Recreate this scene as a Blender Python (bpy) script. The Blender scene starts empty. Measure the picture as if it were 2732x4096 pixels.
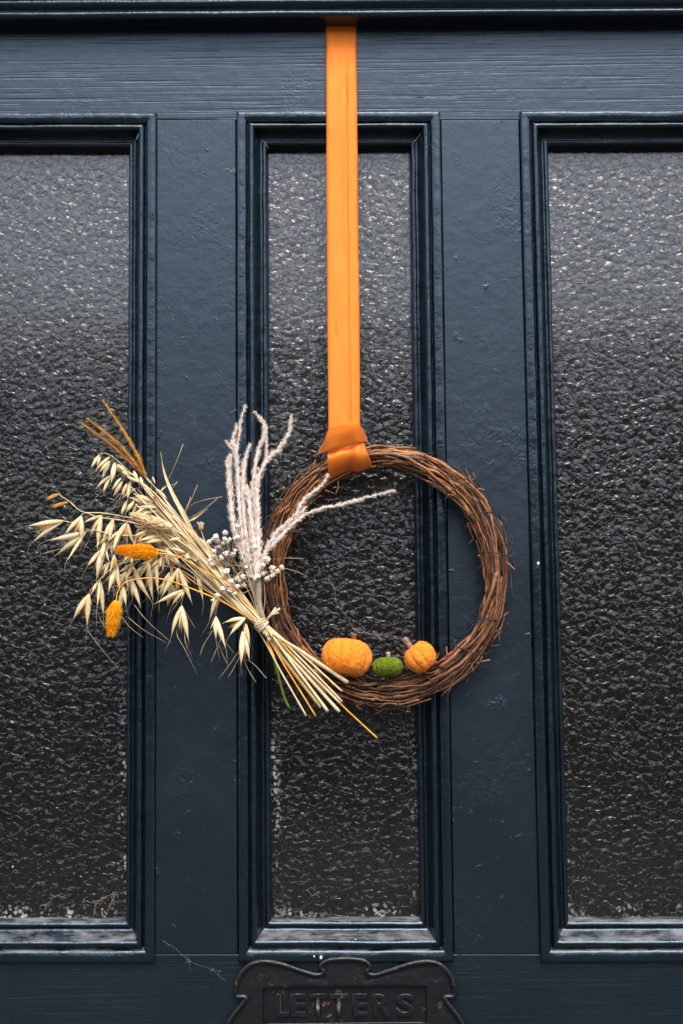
import bpy, bmesh, math, random
from mathutils import Vector, Matrix, noise
random.seed(7)
R = math.radians
sc = bpy.context.scene
col = sc.collection

# ------------------------------------------------------------------ camera
CAM = Vector((0.0, -1.62, 1.45))
PITCH, ROLL, LENS = R(5.6), R(0.6), 50.0
FPX = LENS / 36.0 * 4096.0
_f = Vector((0, math.cos(PITCH), math.sin(PITCH)))
_u0 = Vector((0, -math.sin(PITCH), math.cos(PITCH)))
_r0 = Vector((1, 0, 0))
_r = math.cos(ROLL) * _r0 - math.sin(ROLL) * _u0
_u = math.sin(ROLL) * _r0 + math.cos(ROLL) * _u0
cd = bpy.data.cameras.new('camera')
cam = bpy.data.objects.new('camera', cd); col.objects.link(cam)
m = Matrix((_r, _u, -_f)).transposed().to_4x4(); m.translation = CAM
cam.matrix_world = m
cd.sensor_fit = 'VERTICAL'; cd.sensor_height = 36.0; cd.sensor_width = 24.0; cd.lens = LENS
cd.clip_start = 0.01; cd.clip_end = 500
cd.dof.use_dof = True; cd.dof.focus_distance = 1.56; cd.dof.aperture_fstop = 5.6
sc.camera = cam
sc.render.resolution_x = 683; sc.render.resolution_y = 1024

# ------------------------------------------------------------------ sky, sun, exposure
SUN_EL, SUN_AZ = R(55), R(8)         # sun stands behind the camera, a little to the right
w = bpy.data.worlds.new('World'); sc.world = w; w.use_nodes = True
nt = w.node_tree; nt.nodes.clear()
sky = nt.nodes.new('ShaderNodeTexSky'); sky.sky_type = 'NISHITA'; sky.sun_disc = False
sky.sun_elevation = SUN_EL; sky.sun_rotation = math.pi - SUN_AZ
sky.air_density = 1.0; sky.dust_density = 1.6; sky.ozone_density = 1.0
hsv = nt.nodes.new('ShaderNodeHueSaturation'); hsv.inputs['Saturation'].default_value = 0.54
bg = nt.nodes.new('ShaderNodeBackground'); bg.inputs['Strength'].default_value = 0.15
wo = nt.nodes.new('ShaderNodeOutputWorld')
nt.links.new(sky.outputs[0], hsv.inputs['Color']); nt.links.new(hsv.outputs[0], bg.inputs[0]); nt.links.new(bg.outputs[0], wo.inputs[0])
sd = bpy.data.lights.new('sun', 'SUN'); sd.energy = 1.1; sd.angle = R(26); sd.color = (1.0, 0.95, 0.88)
sun = bpy.data.objects.new('sun', sd); col.objects.link(sun)
sdir = Vector((math.sin(SUN_AZ) * math.cos(SUN_EL), -math.cos(SUN_AZ) * math.cos(SUN_EL), math.sin(SUN_EL)))
sun.rotation_euler = sdir.to_track_quat('Z', 'Y').to_euler(); sun.location = sdir * 5
vs = sc.view_settings
vs.view_transform = 'Standard'; vs.look = 'None'; vs.exposure = 1.25; vs.gamma = 1.0; vs.use_curve_mapping = False
sc.render.engine = 'CYCLES'

# ------------------------------------------------------------------ helpers
def P(px, py, y=0.0):
    """photo pixel (2732 x 4096) -> world point on the plane Y = y"""
    d = _f + ((px - 1366.0) / FPX) * _r - ((py - 2048.0) / FPX) * _u
    return CAM + d * ((y - CAM.y) / d.y)
def crop(ox, oy, k):
    return lambda x, y: (ox + x * k, oy + y * k)
K1 = crop(100, 1580, 0.5102); K2 = crop(700, 1580, 0.5102); K3 = crop(100, 2150, 0.574)
K4 = crop(900, 2350, 0.6378); K5 = crop(1200, 1600, 0.6059); K6 = crop(850, 3550, 0.6696)
KN = crop(1200, 1600, 0.2551); KP = crop(1230, 2480, 0.3635)
def rnd(a, b): return random.uniform(a, b)
def nz(p, s=1.0): return noise.noise(Vector(p) * s)

WL = {}
class MB:
    def __init__(self): self.v = []; self.f = []; self.m = []
    def add(self, vs, fs, mi=0):
        n = len(self.v); self.v += [tuple(x) for x in vs]
        self.f += [tuple(i + n for i in q) for q in fs]; self.m += [mi] * len(fs)
    def tube(self, pts, rad, sides=6, mi=0, caps=True):
        pts = [Vector(p) for p in pts]
        if not isinstance(rad, (list, tuple)): rad = [rad] * len(pts)
        n = len(pts); rings = []
        t0 = (pts[1] - pts[0]).normalized()
        a = Vector((0, 1, 0)) if abs(t0.y) < 0.8 else Vector((1, 0, 0))
        nrm = t0.cross(a).normalized()
        vs_ = []; fs_ = []
        for i in range(n):
            t = (pts[min(i + 1, n - 1)] - pts[max(i - 1, 0)])
            if t.length < 1e-9: t = t0
            t.normalize()
            nrm = (nrm - t * nrm.dot(t))
            if nrm.length < 1e-6: nrm = t.orthogonal()
            nrm.normalize(); b = t.cross(nrm)
            for k in range(sides):
                an = 2 * math.pi * k / sides
                vs_.append(pts[i] + (nrm * math.cos(an) + b * math.sin(an)) * rad[i])
        for i in range(n - 1):
            for k in range(sides):
                k2 = (k + 1) % sides
                fs_.append((i * sides + k, i * sides + k2, (i + 1) * sides + k2, (i + 1) * sides + k))
        if caps:
            fs_.append(tuple(range(sides))[::-1]); fs_.append(tuple((n - 1) * sides + k for k in range(sides)))
        self.add(vs_, fs_, mi)
    def hair(self, a, b, wd, mi=0):
        a = Vector(a); b = Vector(b); d = (b - a)
        s = d.cross(Vector((rnd(-1, 1), rnd(-1, 1), rnd(-1, 1))))
        if s.length < 1e-9: return
        s = s.normalized() * wd
        self.add([a - s, a + s, b], [(0, 1, 2)], mi)
    def grid(self, rows, mi=0, thick=0.0):
        """rows: list of lists of Vectors; optional thickness along the surface normal"""
        nr, nc = len(rows), len(rows[0])
        q = [(i * nc + j, i * nc + j + 1, (i + 1) * nc + j + 1, (i + 1) * nc + j) for i in range(nr - 1) for j in range(nc - 1)]
        flat = [p for r_ in rows for p in r_]
        if thick <= 0: self.add(flat, q, mi); return
        back = []
        for i in range(nr):
            for j in range(nc):
                du = rows[i][min(j + 1, nc - 1)] - rows[i][max(j - 1, 0)]
                dv = rows[min(i + 1, nr - 1)][j] - rows[max(i - 1, 0)][j]
                n_ = du.cross(dv)
                n_ = n_.normalized() if n_.length > 1e-12 else Vector((0, -1, 0))
                back.append(rows[i][j] - n_ * thick)
        N = nr * nc
        q2 = [tuple(k + N for k in f[::-1]) for f in q]
        e = []
        for j in range(nc - 1):
            e.append((j + 1, j, j + N, j + 1 + N)); b0 = (nr - 1) * nc + j
            e.append((b0, b0 + 1, b0 + 1 + N, b0 + N))
        for i in range(nr - 1):
            a0 = i * nc; e.append((a0, a0 + nc, a0 + nc + N, a0 + N))
            a1 = i * nc + nc - 1; e.append((a1 + nc, a1, a1 + N, a1 + nc + N))
        self.add(flat + back, q + q2 + e, mi)
    def build(self, name, mats, parent=None, smooth=True, origin=None):
        c = Vector(origin) if origin is not None else sum((Vector(p) for p in self.v), Vector()) / max(1, len(self.v))
        me = bpy.data.meshes.new(name)
        me.from_pydata([tuple(Vector(p) - c) for p in self.v], [], self.f)
        if not isinstance(mats, (list, tuple)): mats = [mats]
        for mt in mats: me.materials.append(mt)
        me.polygons.foreach_set('material_index', self.m)
        me.polygons.foreach_set('use_smooth', [smooth] * len(self.f))
        me.update()
        o = bpy.data.objects.new(name, me); col.objects.link(o)
        WL[o.name] = c
        if parent is not None:
            o.parent = parent; o.location = c - WL[parent.name]
        else: o.location = c
        return o
def tag(o, label, cat, group=None):
    o['label'] = label; o['category'] = cat
    if group: o['group'] = group
    return o
def thing(name, loc, label, cat, group=None):
    o = bpy.data.objects.new(name, None); col.objects.link(o); o.location = loc
    o.empty_display_size = 0.02
    WL[o.name] = Vector(loc); return tag(o, label, cat, group)
def catmull(pts, n):
    pts = [Vector(p) for p in pts]
    if len(pts) == 2: return [pts[0].lerp(pts[1], i / (n - 1)) for i in range(n)]
    out = []; L = len(pts) - 1
    for i in range(n):
        t = i / (n - 1) * L; k = min(int(t), L - 1); u = t - k
        p0 = pts[k - 1] if k > 0 else pts[0] * 2 - pts[1]
        p1 = pts[k]; p2 = pts[k + 1]
        p3 = pts[k + 2] if k + 2 <= L else pts[L] * 2 - pts[L - 1]
        out.append(0.5 * ((2 * p1) + (-p0 + p2) * u + (2 * p0 - 5 * p1 + 4 * p2 - p3) * u * u + (-p0 + 3 * p1 - 3 * p2 + p3) * u ** 3))
    return out
def length(pts): return sum((pts[i + 1] - pts[i]).length for i in range(len(pts) - 1))

# ------------------------------------------------------------------ materials
class Mat:
    def __init__(s, name):
        s.m = bpy.data.materials.new(name); s.m.use_nodes = True
        s.t = s.m.node_tree; s.b = s.t.nodes['Principled BSDF']
    def n(s, typ, **kw):
        x = s.t.nodes.new(typ)
        for k, v in kw.items():
            if k in x.inputs: x.inputs[k].default_value = v
            else: setattr(x, k, v)
        return x
    def l(s, a, b): s.t.links.new(a, b)
    def coord(s, scale=(1, 1, 1), world=True):
        if world:
            g = s.n('ShaderNodeNewGeometry'); src = g.outputs['Position']
        else:
            g = s.n('ShaderNodeTexCoord'); src = g.outputs['Object']
        mp = s.n('ShaderNodeMapping'); mp.inputs['Scale'].default_value = scale
        s.l(src, mp.inputs[0]); return mp.outputs[0]
    def noise(s, co, scale, detail=3, rough=0.55, dist=0.0):
        x = s.n('ShaderNodeTexNoise'); x.inputs['Scale'].default_value = scale; x.inputs['Detail'].default_value = detail
        x.inputs['Roughness'].default_value = rough; x.inputs['Distortion'].default_value = dist
        s.l(co, x.inputs['Vector']); return x.outputs['Fac']
    def ramp(s, fac, stops):
        x = s.n('ShaderNodeValToRGB'); e = x.color_ramp.elements
        while len(e) < len(stops): e.new(0.5)
        for k, (p, c) in enumerate(stops):
            e[k].position = p
            e[k].color = (c, c, c, 1) if isinstance(c, (int, float)) else (*c, 1)
        s.l(fac, x.inputs[0]); return x.outputs[0]
    def math(s, op, a, b=None, c=None, clamp=False):
        x = s.n('ShaderNodeMath', operation=op, use_clamp=clamp)
        for i, v in enumerate((a, b, c)):
            if v is None: continue
            if isinstance(v, (int, float)): x.inputs[i].default_value = v
            else: s.l(v, x.inputs[i])
        return x.outputs[0]
    def mix(s, fac, a, b):
        x = s.n('ShaderNodeMix', data_type='RGBA')
        for i, v in ((0, fac), (6, a), (7, b)):
            if isinstance(v, (int, float)): x.inputs[i].default_value = v
            elif isinstance(v, tuple): x.inputs[i].default_value = (*v, 1)
            else: s.l(v, x.inputs[i])
        return x.outputs[2]
    def bump(s, h, dist, strength=1.0, prev=None, fw=0.3):
        x = s.n('ShaderNodeBump'); x.inputs['Strength'].default_value = strength; x.inputs['Distance'].default_value = dist
        if 'Filter Width' in x.inputs: x.inputs['Filter Width'].default_value = fw
        s.l(h, x.inputs['Height'])
        if prev is not None: s.l(prev, x.inputs['Normal'])
        return x.outputs[0]
    def set(s, **kw):
        for k, v in kw.items():
            k = k.replace('_', ' ')
            i = s.b.inputs[k]
            if hasattr(v, 'is_output') or isinstance(v, bpy.types.NodeSocket): s.l(v, i)
            elif isinstance(v, tuple): i.default_value = (*v, 1)
            else: i.default_value = v
        return s.m

NAVY = (0.0024, 0.0060, 0.0082)
def paint(name, grain, gloss=0.40, dust=0.0):
    M = Mat(name)
    co = M.coord()
    lump = M.noise(co, 55, 3)
    peel = M.noise(co, 520, 2)
    big = M.noise(co, 9, 3)
    nrm = M.bump(lump, 0.0006 if grain else 0.0014)
    nrm = M.bump(peel, 0.00014, prev=nrm)
    # ridges, runs and scabs of older coats, only in patches
    pm = M.ramp(M.noise(co, 11, 3, 0.6), [(0.52, 0.0), (0.64, 1.0)])
    sc_ = M.ramp(M.noise(M.coord((150, 150, 110)), 1.0, 5, 0.6, 1.2), [(0.40, 0.0), (0.60, 1.0)])
    nrm = M.bump(M.math('MULTIPLY', pm, sc_), 0.0002, prev=nrm)
    if grain == 'h' or grain == 'hs':
        g = M.coord((5, 5, 380)); gn = M.noise(g, 1.0, 4, 0.62, 0.5)
        line = M.ramp(gn, [(0.36, 0.0), (0.46, 0.8), (0.62, 1.0)])
        nrm = M.bump(line, 0.00022 if grain == 'h' else 0.00016, prev=nrm, fw=0.5)
        c2 = M.coord((16, 16, 260)); cn = M.noise(c2, 1.0, 2, 0.5, 0.4)
        crack = M.ramp(cn, [(0.20, 0.0), (0.25, 1.0)])
        nrm = M.bump(crack, 0.0014 if grain == 'h' else 0.0005, prev=nrm, fw=0.5)
    if grain == 'v':
        g = M.coord((420, 420, 5)); gn = M.noise(g, 1.0, 3, 0.6, 0.3)
        nrm = M.bump(gn, 0.00028, prev=nrm, fw=0.5)
        c2 = M.coord((60, 60, 45)); pn = M.noise(c2, 1.0, 5, 0.62, 0.6)
        pit = M.ramp(pn, [(0.64, 0.0), (0.74, 1.0)])
        nrm = M.bump(pit, 0.0006, prev=nrm)
    base = M.mix(big, tuple(c * 0.8 for c in NAVY), tuple(c * 1.2 for c in NAVY))
    ro = M.math('MULTIPLY_ADD', big, 0.16, gloss - 0.08)
    if dust:
        geo = M.n('ShaderNodeNewGeometry'); sp = M.n('ShaderNodeSeparateXYZ'); M.l(geo.outputs['Normal'], sp.inputs[0])
        up = M.ramp(sp.outputs[2], [(0.25, 0.0), (0.85, 1.0)])
        dn = M.ramp(M.noise(M.coord((30, 60, 60)), 1.0, 5, 0.65), [(0.42, 0.0), (0.64, 1.0)])
        f = M.math('MULTIPLY', M.math('MULTIPLY', up, dn), dust)
        base = M.mix(f, base, (0.30, 0.285, 0.285))
        ro = M.math('MULTIPLY_ADD', f, 0.4, ro)
    return M.set(Base_Color=base, Roughness=ro, Normal=nrm, Specular_IOR_Level=0.9, Specular_Tint=(0.66, 0.82, 1.0))

m_rail = paint('paint_rail', 'h', 0.36)
m_rail2 = paint('paint_lower_rail', 'hs', 0.36)
m_stile = paint('paint_stile', 'v', 0.36)
m_mould = paint('paint_moulding', '', 0.28, dust=0.62)
m_head = paint('paint_frame', '', 0.32)

def glass_mat():
    M = Mat('obscure_glass')
    co = M.coord((1, 0.2, 1))
    wn = M.n('ShaderNodeTexNoise'); wn.inputs['Scale'].default_value = 120; wn.inputs['Detail'].default_value = 2
    M.l(co, wn.inputs['Vector'])
    wv = M.n('ShaderNodeVectorMath', operation='SCALE'); M.l(wn.outputs['Color'], wv.inputs[0]); wv.inputs['Scale'].default_value = 0.006
    ad = M.n('ShaderNodeVectorMath', operation='ADD'); M.l(co, ad.inputs[0]); M.l(wv.outputs[0], ad.inputs[1])
    def vor(scale, feat, vec):
        x = M.n('ShaderNodeTexVoronoi', feature=feat); x.inputs['Scale'].default_value = scale
        M.l(vec, x.inputs['Vector']); return x.outputs['Distance']
    fac = vor(190, 'F1', ad.outputs[0])
    def facets(size_x, size_z, sx_, sz_, bias, thr, seed):
        mp = M.n('ShaderNodeMapping'); mp.inputs['Scale'].default_value = (1 / size_x, 20, 1 / size_z); mp.inputs['Location'].default_value = (seed, seed * .7, 0)
        M.l(ad.outputs[0], mp.inputs[0])
        v = M.n('ShaderNodeTexVoronoi', feature='F1'); v.inputs['Scale'].default_value = 1.0; v.inputs['Randomness'].default_value = 0.9; M.l(mp.outputs[0], v.inputs['Vector'])
        dv = M.n('ShaderNodeVectorMath', operation='SUBTRACT'); M.l(mp.outputs[0], dv.inputs[0]); M.l(v.outputs['Position'], dv.inputs[1])
        xyz = M.n('ShaderNodeSeparateXYZ'); M.l(dv.outputs[0], xyz.inputs[0])
        rgb = M.n('ShaderNodeSeparateColor'); M.l(v.outputs['Color'], rgb.inputs[0])
        tz = M.math('MULTIPLY_ADD', M.math('MULTIPLY', inner, M.ramp(rgb.outputs[0], [(thr - .02, 0.0), (thr + .02, 0.70), (1.0, 1.0)])), sz_, bias)
        tx = M.math('MULTIPLY', M.math('SUBTRACT', rgb.outputs[1], 0.5), sx_)
        # slopes are tangents; heights in metres
        hz_ = M.math('MULTIPLY', M.math('MULTIPLY', xyz.outputs[2], size_z), tz)
        hx_ = M.math('MULTIPLY', M.math('MULTIPLY', xyz.outputs[0], size_x), tx)
        return M.math('ADD', M.math('MULTIPLY', hz_, -1.0), hx_)
    ced = vor(88, 'DISTANCE_TO_EDGE', ad.outputs[0])
    inner = M.ramp(ced, [(0.05, 0.0), (0.12, 1.0)])
    h1 = facets(0.0054, 0.0029, 0.14, 0.15, -0.02, 0.50, 0.0)
    n1 = M.noise(co, 130, 1)
    ce = M.ramp(ced, [(0.0, 1.0), (0.09, 0.0)])
    n2 = M.noise(co, 5, 2)
    # rounded pebbles: soft domes inside each cell
    mpd = M.n('ShaderNodeMapping'); mpd.inputs['Scale'].default_value = (1 / .0076, 20, 1 / .0068); M.l(ad.outputs[0], mpd.inputs[0])
    vd = M.n('ShaderNodeTexVoronoi', feature='SMOOTH_F1'); vd.inputs['Scale'].default_value = 1.0; vd.inputs['Smoothness'].default_value = 0.35; M.l(mpd.outputs[0], vd.inputs['Vector'])
    dome = M.math('POWER', vd.outputs['Distance'], 1.6)
    nrm = M.bump(h1, 1.0, fw=0.1)
    nrm = M.bump(M.math('MULTIPLY', dome, -1.0), 0.00105, prev=nrm, fw=0.15)
    nrm = M.bump(n1, 0.00025, prev=nrm, fw=0.15)
    nrm = M.bump(ce, 0.00028, prev=nrm, fw=0.15)
    cnrm = M.bump(n2, 0.0012)
    cnrm = M.bump(M.noise(M.coord((60, 1, 240)), 1.0, 2), 0.00008, prev=cnrm)
    # paint smears and grime along the edges of the pane
    tc = M.n('ShaderNodeTexCoord'); sx = M.n('ShaderNodeSeparateXYZ'); M.l(tc.outputs['Generated'], sx.inputs[0])
    ex = M.math('ABSOLUTE', M.math('SUBTRACT', sx.outputs[0], 0.5))
    ez = M.math('SUBTRACT', 0.5, sx.outputs[2])
    edge = M.math('MAXIMUM', M.ramp(ex, [(0.42, 0.0), (0.485, 1.0)]), M.ramp(ez, [(0.478, 0.0), (0.498, 1.0)]))
    low = M.ramp(sx.outputs[2], [(0.18, 1.0), (0.45, 0.0)])
    sm = M.ramp(M.noise(M.coord((38, 38, 9)), 1.0, 6, 0.7, 0.5), [(0.50, 0.0), (0.58, 1.0)])
    fine = M.ramp(fac, [(0.34, 1.0), (0.46, 0.0)])
    f = M.math('MULTIPLY', M.math('MULTIPLY', edge, low), M.math('MULTIPLY', sm, fine))
    film = M.ramp(M.noise(M.coord((3, 3, 7)), 1.0, 4), [(0.4, 0.0), (0.7, 1.0)])
    base = M.mix(film, (0.0040, 0.0034, 0.0020), (0.0085, 0.0068, 0.0042))
    base = M.mix(f, base, (0.42, 0.41, 0.41))
    ro = M.math('MULTIPLY_ADD', f, 0.5, 0.17)
    return M.set(Base_Color=base, Roughness=ro, Normal=nrm, Specular_IOR_Level=0.60, Coat_Weight=M.math('SUBTRACT', 1.0, f), Coat_IOR=1.52, Coat_Roughness=0.11, Coat_Normal=cnrm)
m_glass = glass_mat()

def simple(name, c1, c2, scale=60, rough=0.6, bumpd=0.0, bscale=300, stretch=(1, 1, 1), spec=0.4, world=True, perobj=0.0, **kw):
    M = Mat(name)
    co = M.coord(stretch, world)
    f = M.noise(co, scale, 4)
    f = M.ramp(f, [(0.32, 0.0), (0.68, 1.0)])
    if perobj:
        oi = M.n('ShaderNodeObjectInfo')
        f = M.math('ADD', M.math('MULTIPLY', f, 1 - perobj), M.math('MULTIPLY', oi.outputs['Random'], perobj))
    M.set(Base_Color=M.mix(f, c1, c2), Roughness=rough, Specular_IOR_Level=spec, **kw)
    if bumpd:
        M.set(Normal=M.bump(M.noise(co, bscale, 3), bumpd))
    return M.m
def translucent(mt, fac):
    t = mt.node_tree; b = t.nodes['Principled BSDF']; out = [x for x in t.nodes if x.type == 'OUTPUT_MATERIAL'][0]
    tr = t.nodes.new('ShaderNodeBsdfTranslucent'); mx = t.nodes.new('ShaderNodeMixShader'); mx.inputs[0].default_value = fac
    src = b.inputs['Base Color'].links[0].from_socket; t.links.new(src, tr.inputs[0])
    t.links.new(b.outputs[0], mx.inputs[1]); t.links.new(tr.outputs[0], mx.inputs[2]); t.links.new(mx.outputs[0], out.inputs[0]); return mt
def twig_mat():
    M = Mat('twig_bark'); oi = M.n('ShaderNodeObjectInfo')
    c = M.ramp(oi.outputs['Random'], [(0.0, (0.040, 0.019, 0.012)), (0.3, (0.13, 0.052, 0.022)), (0.65, (0.29, 0.112, 0.037)), (1.0, (0.48, 0.21, 0.066))])
    f = M.ramp(M.noise(M.coord(), 140, 4, 0.65), [(0.35, 0.0), (0.65, 1.0)])
    dk = M.n('ShaderNodeMix', data_type='RGBA', blend_type='MULTIPLY'); dk.inputs[0].default_value = 1
    M.l(c, dk.inputs[6]); M.l(M.ramp(f, [(0, (0.45, 0.42, 0.42)), (1, (1.25, 1.2, 1.15))]), dk.inputs[7])
    return M.set(Base_Color=dk.outputs[2], Roughness=0.42, Specular_IOR_Level=0.6, Normal=M.bump(M.noise(M.coord(), 700, 3), 0.0006))
m_twig = twig_mat()
m_wire = simple('tie_wire', (0.02, 0.014, 0.011), (0.05, 0.03, 0.02), rough=0.5)
m_straw = simple('pale_straw', (0.60, 0.40, 0.17), (0.93, 0.77, 0.48), 90, 0.5, 0.0004, 900, spec=0.5, perobj=0.5)
m_husk = simple('oat_husk', (0.74, 0.50, 0.20), (0.95, 0.81, 0.52), 160, 0.5, 0.0004, 900, spec=0.45, perobj=0.35)
m_tuft = simple('oat_tuft', (0.70, 0.32, 0.08), (0.88, 0.55, 0.22), 200, 0.7)
m_awn = simple('dry_awn', (0.32, 0.22, 0.11), (0.55, 0.43, 0.25), 120, 0.6)
m_plume = simple('bleached_plume', (0.93, 0.76, 0.64), (0.98, 0.89, 0.81), 130, 0.8, spec=0.2)
m_plume_stem = simple('plume_stem', (0.36, 0.29, 0.19), (0.55, 0.47, 0.36), 300, 0.8, 0.0006, 800)
m_fox = simple('foxtail_amber', (0.50, 0.21, 0.025), (0.78, 0.42, 0.09), 150, 0.65)
m_bunny = simple('dyed_orange_fluff', (0.95, 0.37, 0.006), (1.0, 0.53, 0.02), 70, 0.8, spec=0.2)
m_ostem = simple('dyed_orange_stem', (0.78, 0.32, 0.03), (0.88, 0.48, 0.09), 80, 0.5)
m_green = simple('green_stem', (0.09, 0.16, 0.008), (0.17, 0.26, 0.02), 80, 0.45)
m_white = simple('white_blossom', (0.86, 0.69, 0.50), (0.98, 0.91, 0.81), 250, 0.8, spec=0.2, perobj=0.6)
m_brownleaf = simple('brown_dry_leaf', (0.05, 0.025, 0.015), (0.13, 0.07, 0.04), 110, 0.7, 0.001, 250)
m_berry = simple('rose_hip', (0.55, 0.08, 0.015), (0.7, 0.16, 0.03), 100, 0.3)
m_raffia = simple('raffia', (0.62, 0.42, 0.25), (0.78, 0.60, 0.42), 250, 0.6)
m_web = simple('cobweb', (0.22, 0.19, 0.16), (0.36, 0.32, 0.28), 150, 0.9, spec=0.1)
m_speck = simple('white_paint', (0.45, 0.45, 0.47), (0.70, 0.69, 0.71), 100, 0.5)
m_tan = simple('cut_stem', (0.45, 0.30, 0.18), (0.68, 0.52, 0.36), 300, 0.7, 0.0006, 600)
m_pstem = simple('brown_stem', (0.16, 0.055, 0.02), (0.26, 0.10, 0.035), 200, 0.5, 0.0004, 500)
m_pstem2 = simple('woody_stem', (0.22, 0.11, 0.07), (0.45, 0.30, 0.22), 250, 0.7, 0.0006, 500)
def fuzz(name, c1, c2):
    M = Mat(name); co = M.coord()
    a = M.noise(co, 420, 4, 0.65); b = M.noise(co, 140, 2)
    nrm = M.bump(a, 0.0007, fw=0.4); nrm = M.bump(b, 0.0004, prev=nrm)
    f = M.ramp(a, [(0.34, 0.0), (0.62, 1.0)])
    return M.set(Base_Color=M.mix(f, c1, c2), Roughness=0.95, Specular_IOR_Level=0.1, Normal=nrm, Sheen_Weight=0.15, Sheen_Roughness=0.5)
for _m, _f2 in ((m_plume, .12), (m_husk, .12), (m_white, .1), (m_bunny, .15), (m_fox, .15), (m_tuft, .15)): translucent(_m, _f2)
m_po = fuzz('orange_fleece', (0.80, 0.19, 0.012), (0.99, 0.325, 0.035))
m_pg = fuzz('green_fleece', (0.065, 0.090, 0.003), (0.19, 0.235, 0.009))
def satin(name, c):
    M = Mat(name)
    wv = M.noise(M.coord((900, 900, 2600)), 1.0, 2)
    return M.set(Base_Color=M.mix(wv, tuple(x * 0.93 for x in c), tuple(min(1, x * 1.07) for x in c)), Roughness=0.42, Specular_IOR_Level=0.4, Metallic=0.15,
                 Normal=M.bump(wv, 0.00012), Specular_Tint=(1.0, 0.72, 0.40), Sheen_Weight=0.08)
m_satin = satin('orange_satin', (0.86, 0.205, 0.020))
m_selv = satin('ribbon_edge', (0.56, 0.115, 0.008))
def iron_mat():
    M = Mat('chipped_black_paint'); co = M.coord()
    a = M.noise(co, 85, 6, 0.7, 0.4)
    reg = M.ramp(M.noise(co, 22, 3), [(0.50, 0.0), (0.62, 1.0)])
    chip = M.math('MULTIPLY', M.ramp(a, [(0.59, 0.0), (0.615, 1.0)]), reg)
    col_ = M.mix(M.noise(co, 60, 4), (0.0042, 0.0045, 0.0052), (0.0090, 0.0092, 0.0100))
    col_ = M.mix(chip, col_, M.mix(M.noise(co, 300, 2), (0.07, 0.026, 0.010), (0.24, 0.11, 0.035)))
    nrm = M.bump(M.noise(co, 130, 5, 0.65), 0.0011)
    nrm = M.bump(M.math('SUBTRACT', 1.0, chip), 0.0005, prev=nrm)
    return M.set(Base_Color=col_, Roughness=M.math('MULTIPLY_ADD', chip, 0.35, 0.33), Normal=nrm)
m_iron = iron_mat()
m_pave = simple('paving', (0.06, 0.058, 0.055), (0.11, 0.105, 0.10), 6, 0.9, 0.003, 60)
m_brick = simple('far_brick', (0.045, 0.030, 0.024), (0.085, 0.060, 0.048), 5, 0.9)
m_slate = simple('far_slate', (0.03, 0.031, 0.035), (0.06, 0.06, 0.065), 5, 0.8)
m_pane = simple('far_window', (0.012, 0.012, 0.014), (0.02, 0.02, 0.022), 3, 0.1)
m_trim = simple('far_trim', (0.18, 0.17, 0.16), (0.24, 0.23, 0.22), 3, 0.7)

def boxmb(mb, x0, x1, y0, y1, z0, z1, mi=0):
    v = [(x0, y0, z0), (x1, y0, z0), (x1, y1, z0), (x0, y1, z0), (x0, y0, z1), (x1, y0, z1), (x1, y1, z1), (x0, y1, z1)]
    mb.add(v, [(0, 3, 2, 1), (4, 5, 6, 7), (0, 1, 5, 4), (1, 2, 6, 5), (2, 3, 7, 6), (3, 0, 4, 7)], mi)
def bevel_obj(o, wdt, seg=2):
    b = o.modifiers.new('edge', 'BEVEL'); b.width = wdt; b.segments = seg; b.limit_method = 'ANGLE'; b.angle_limit = R(40)

# ------------------------------------------------------------------ setting: ground, and the street front mirrored in the glass
g = MB(); g.add([(-60, -60, 0), (60, -60, 0), (60, 30, 0), (-60, 30, 0)], [(0, 1, 2, 3)])
o = g.build('pavement', m_pave, smooth=False); o['kind'] = 'structure'
HY, HZ = -13.0, 4.1
g = MB(); boxmb(g, -30, 30, HY - 8, HY, 0, HZ)
house = g.build('street_front', m_brick, smooth=False); house['kind'] = 'structure'
g = MB(); g.add([(-30, HY + .3, HZ), (30, HY + .3, HZ), (30, HY - 4, HZ + 1.7), (-30, HY - 4, HZ + 1.7), (-30, HY - 8.3, HZ), (30, HY - 8.3, HZ)],
                [(0, 1, 2, 3), (3, 2, 5, 4), (1, 0, 4, 5), (0, 3, 4), (1, 5, 2)])
g.build('roof', m_slate, house, smooth=False)
wm = None
for i in range(-5, 6):
    for zz in (0.9, 2.7):
        g = MB(); boxmb(g, i * 4.2 - .5, i * 4.2 + .5, HY, HY + .03, zz, zz + 1.2)
        wob = g.build('window', m_pane, house, smooth=False)
        g = MB(); boxmb(g, i * 4.2 - .6, i * 4.2 + .6, HY, HY + .1, zz - .12, zz); g.build('sill', m_trim, wob, smooth=False)

# ------------------------------------------------------------------ the door
door = thing('front_door', (0, 0.02, 0.0), 'dark navy painted wooden front door with three textured glass panels', 'door')
YB = -0.006
def Q(px, py): p = P(px, py, YB); return Vector((p.x, 0, p.z))
QUADS = {
    'L': [Q(-190, 450), Q(625, 450), Q(617, 3854), Q(-255, 3856)],
    'M': [Q(946, 444), Q(1761, 443), Q(1814, 3852), Q(954, 3852)],
    'R': [Q(2080, 443), Q(2895, 440), Q(3030, 3850), Q(2165, 3854)],
}
PROF = [(-.006, 0.010), (0, 0.010), (0, -.0035), (.0008, -.0058), (.003, -.0066), (.009, -.0060), (.0110, -.0048), (.0117, -.0022), (.0122, .0006), (.0130, .0010), (.0136, -.0008),
        (.0143, -.0040), (.0156, -.0064), (.0174, -.0072), (.0192, -.0062), (.0208, -.0030), (.0220, .0020), (.0238, .0075), (.0262, .0118), (.0285, .0140),
        (.0290, .0126), (.0300, .0114), (.0318, .0110), (.0336, .0124), (.0348, .0155), (.0356, .0200), (.0360, .0330)]
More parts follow.
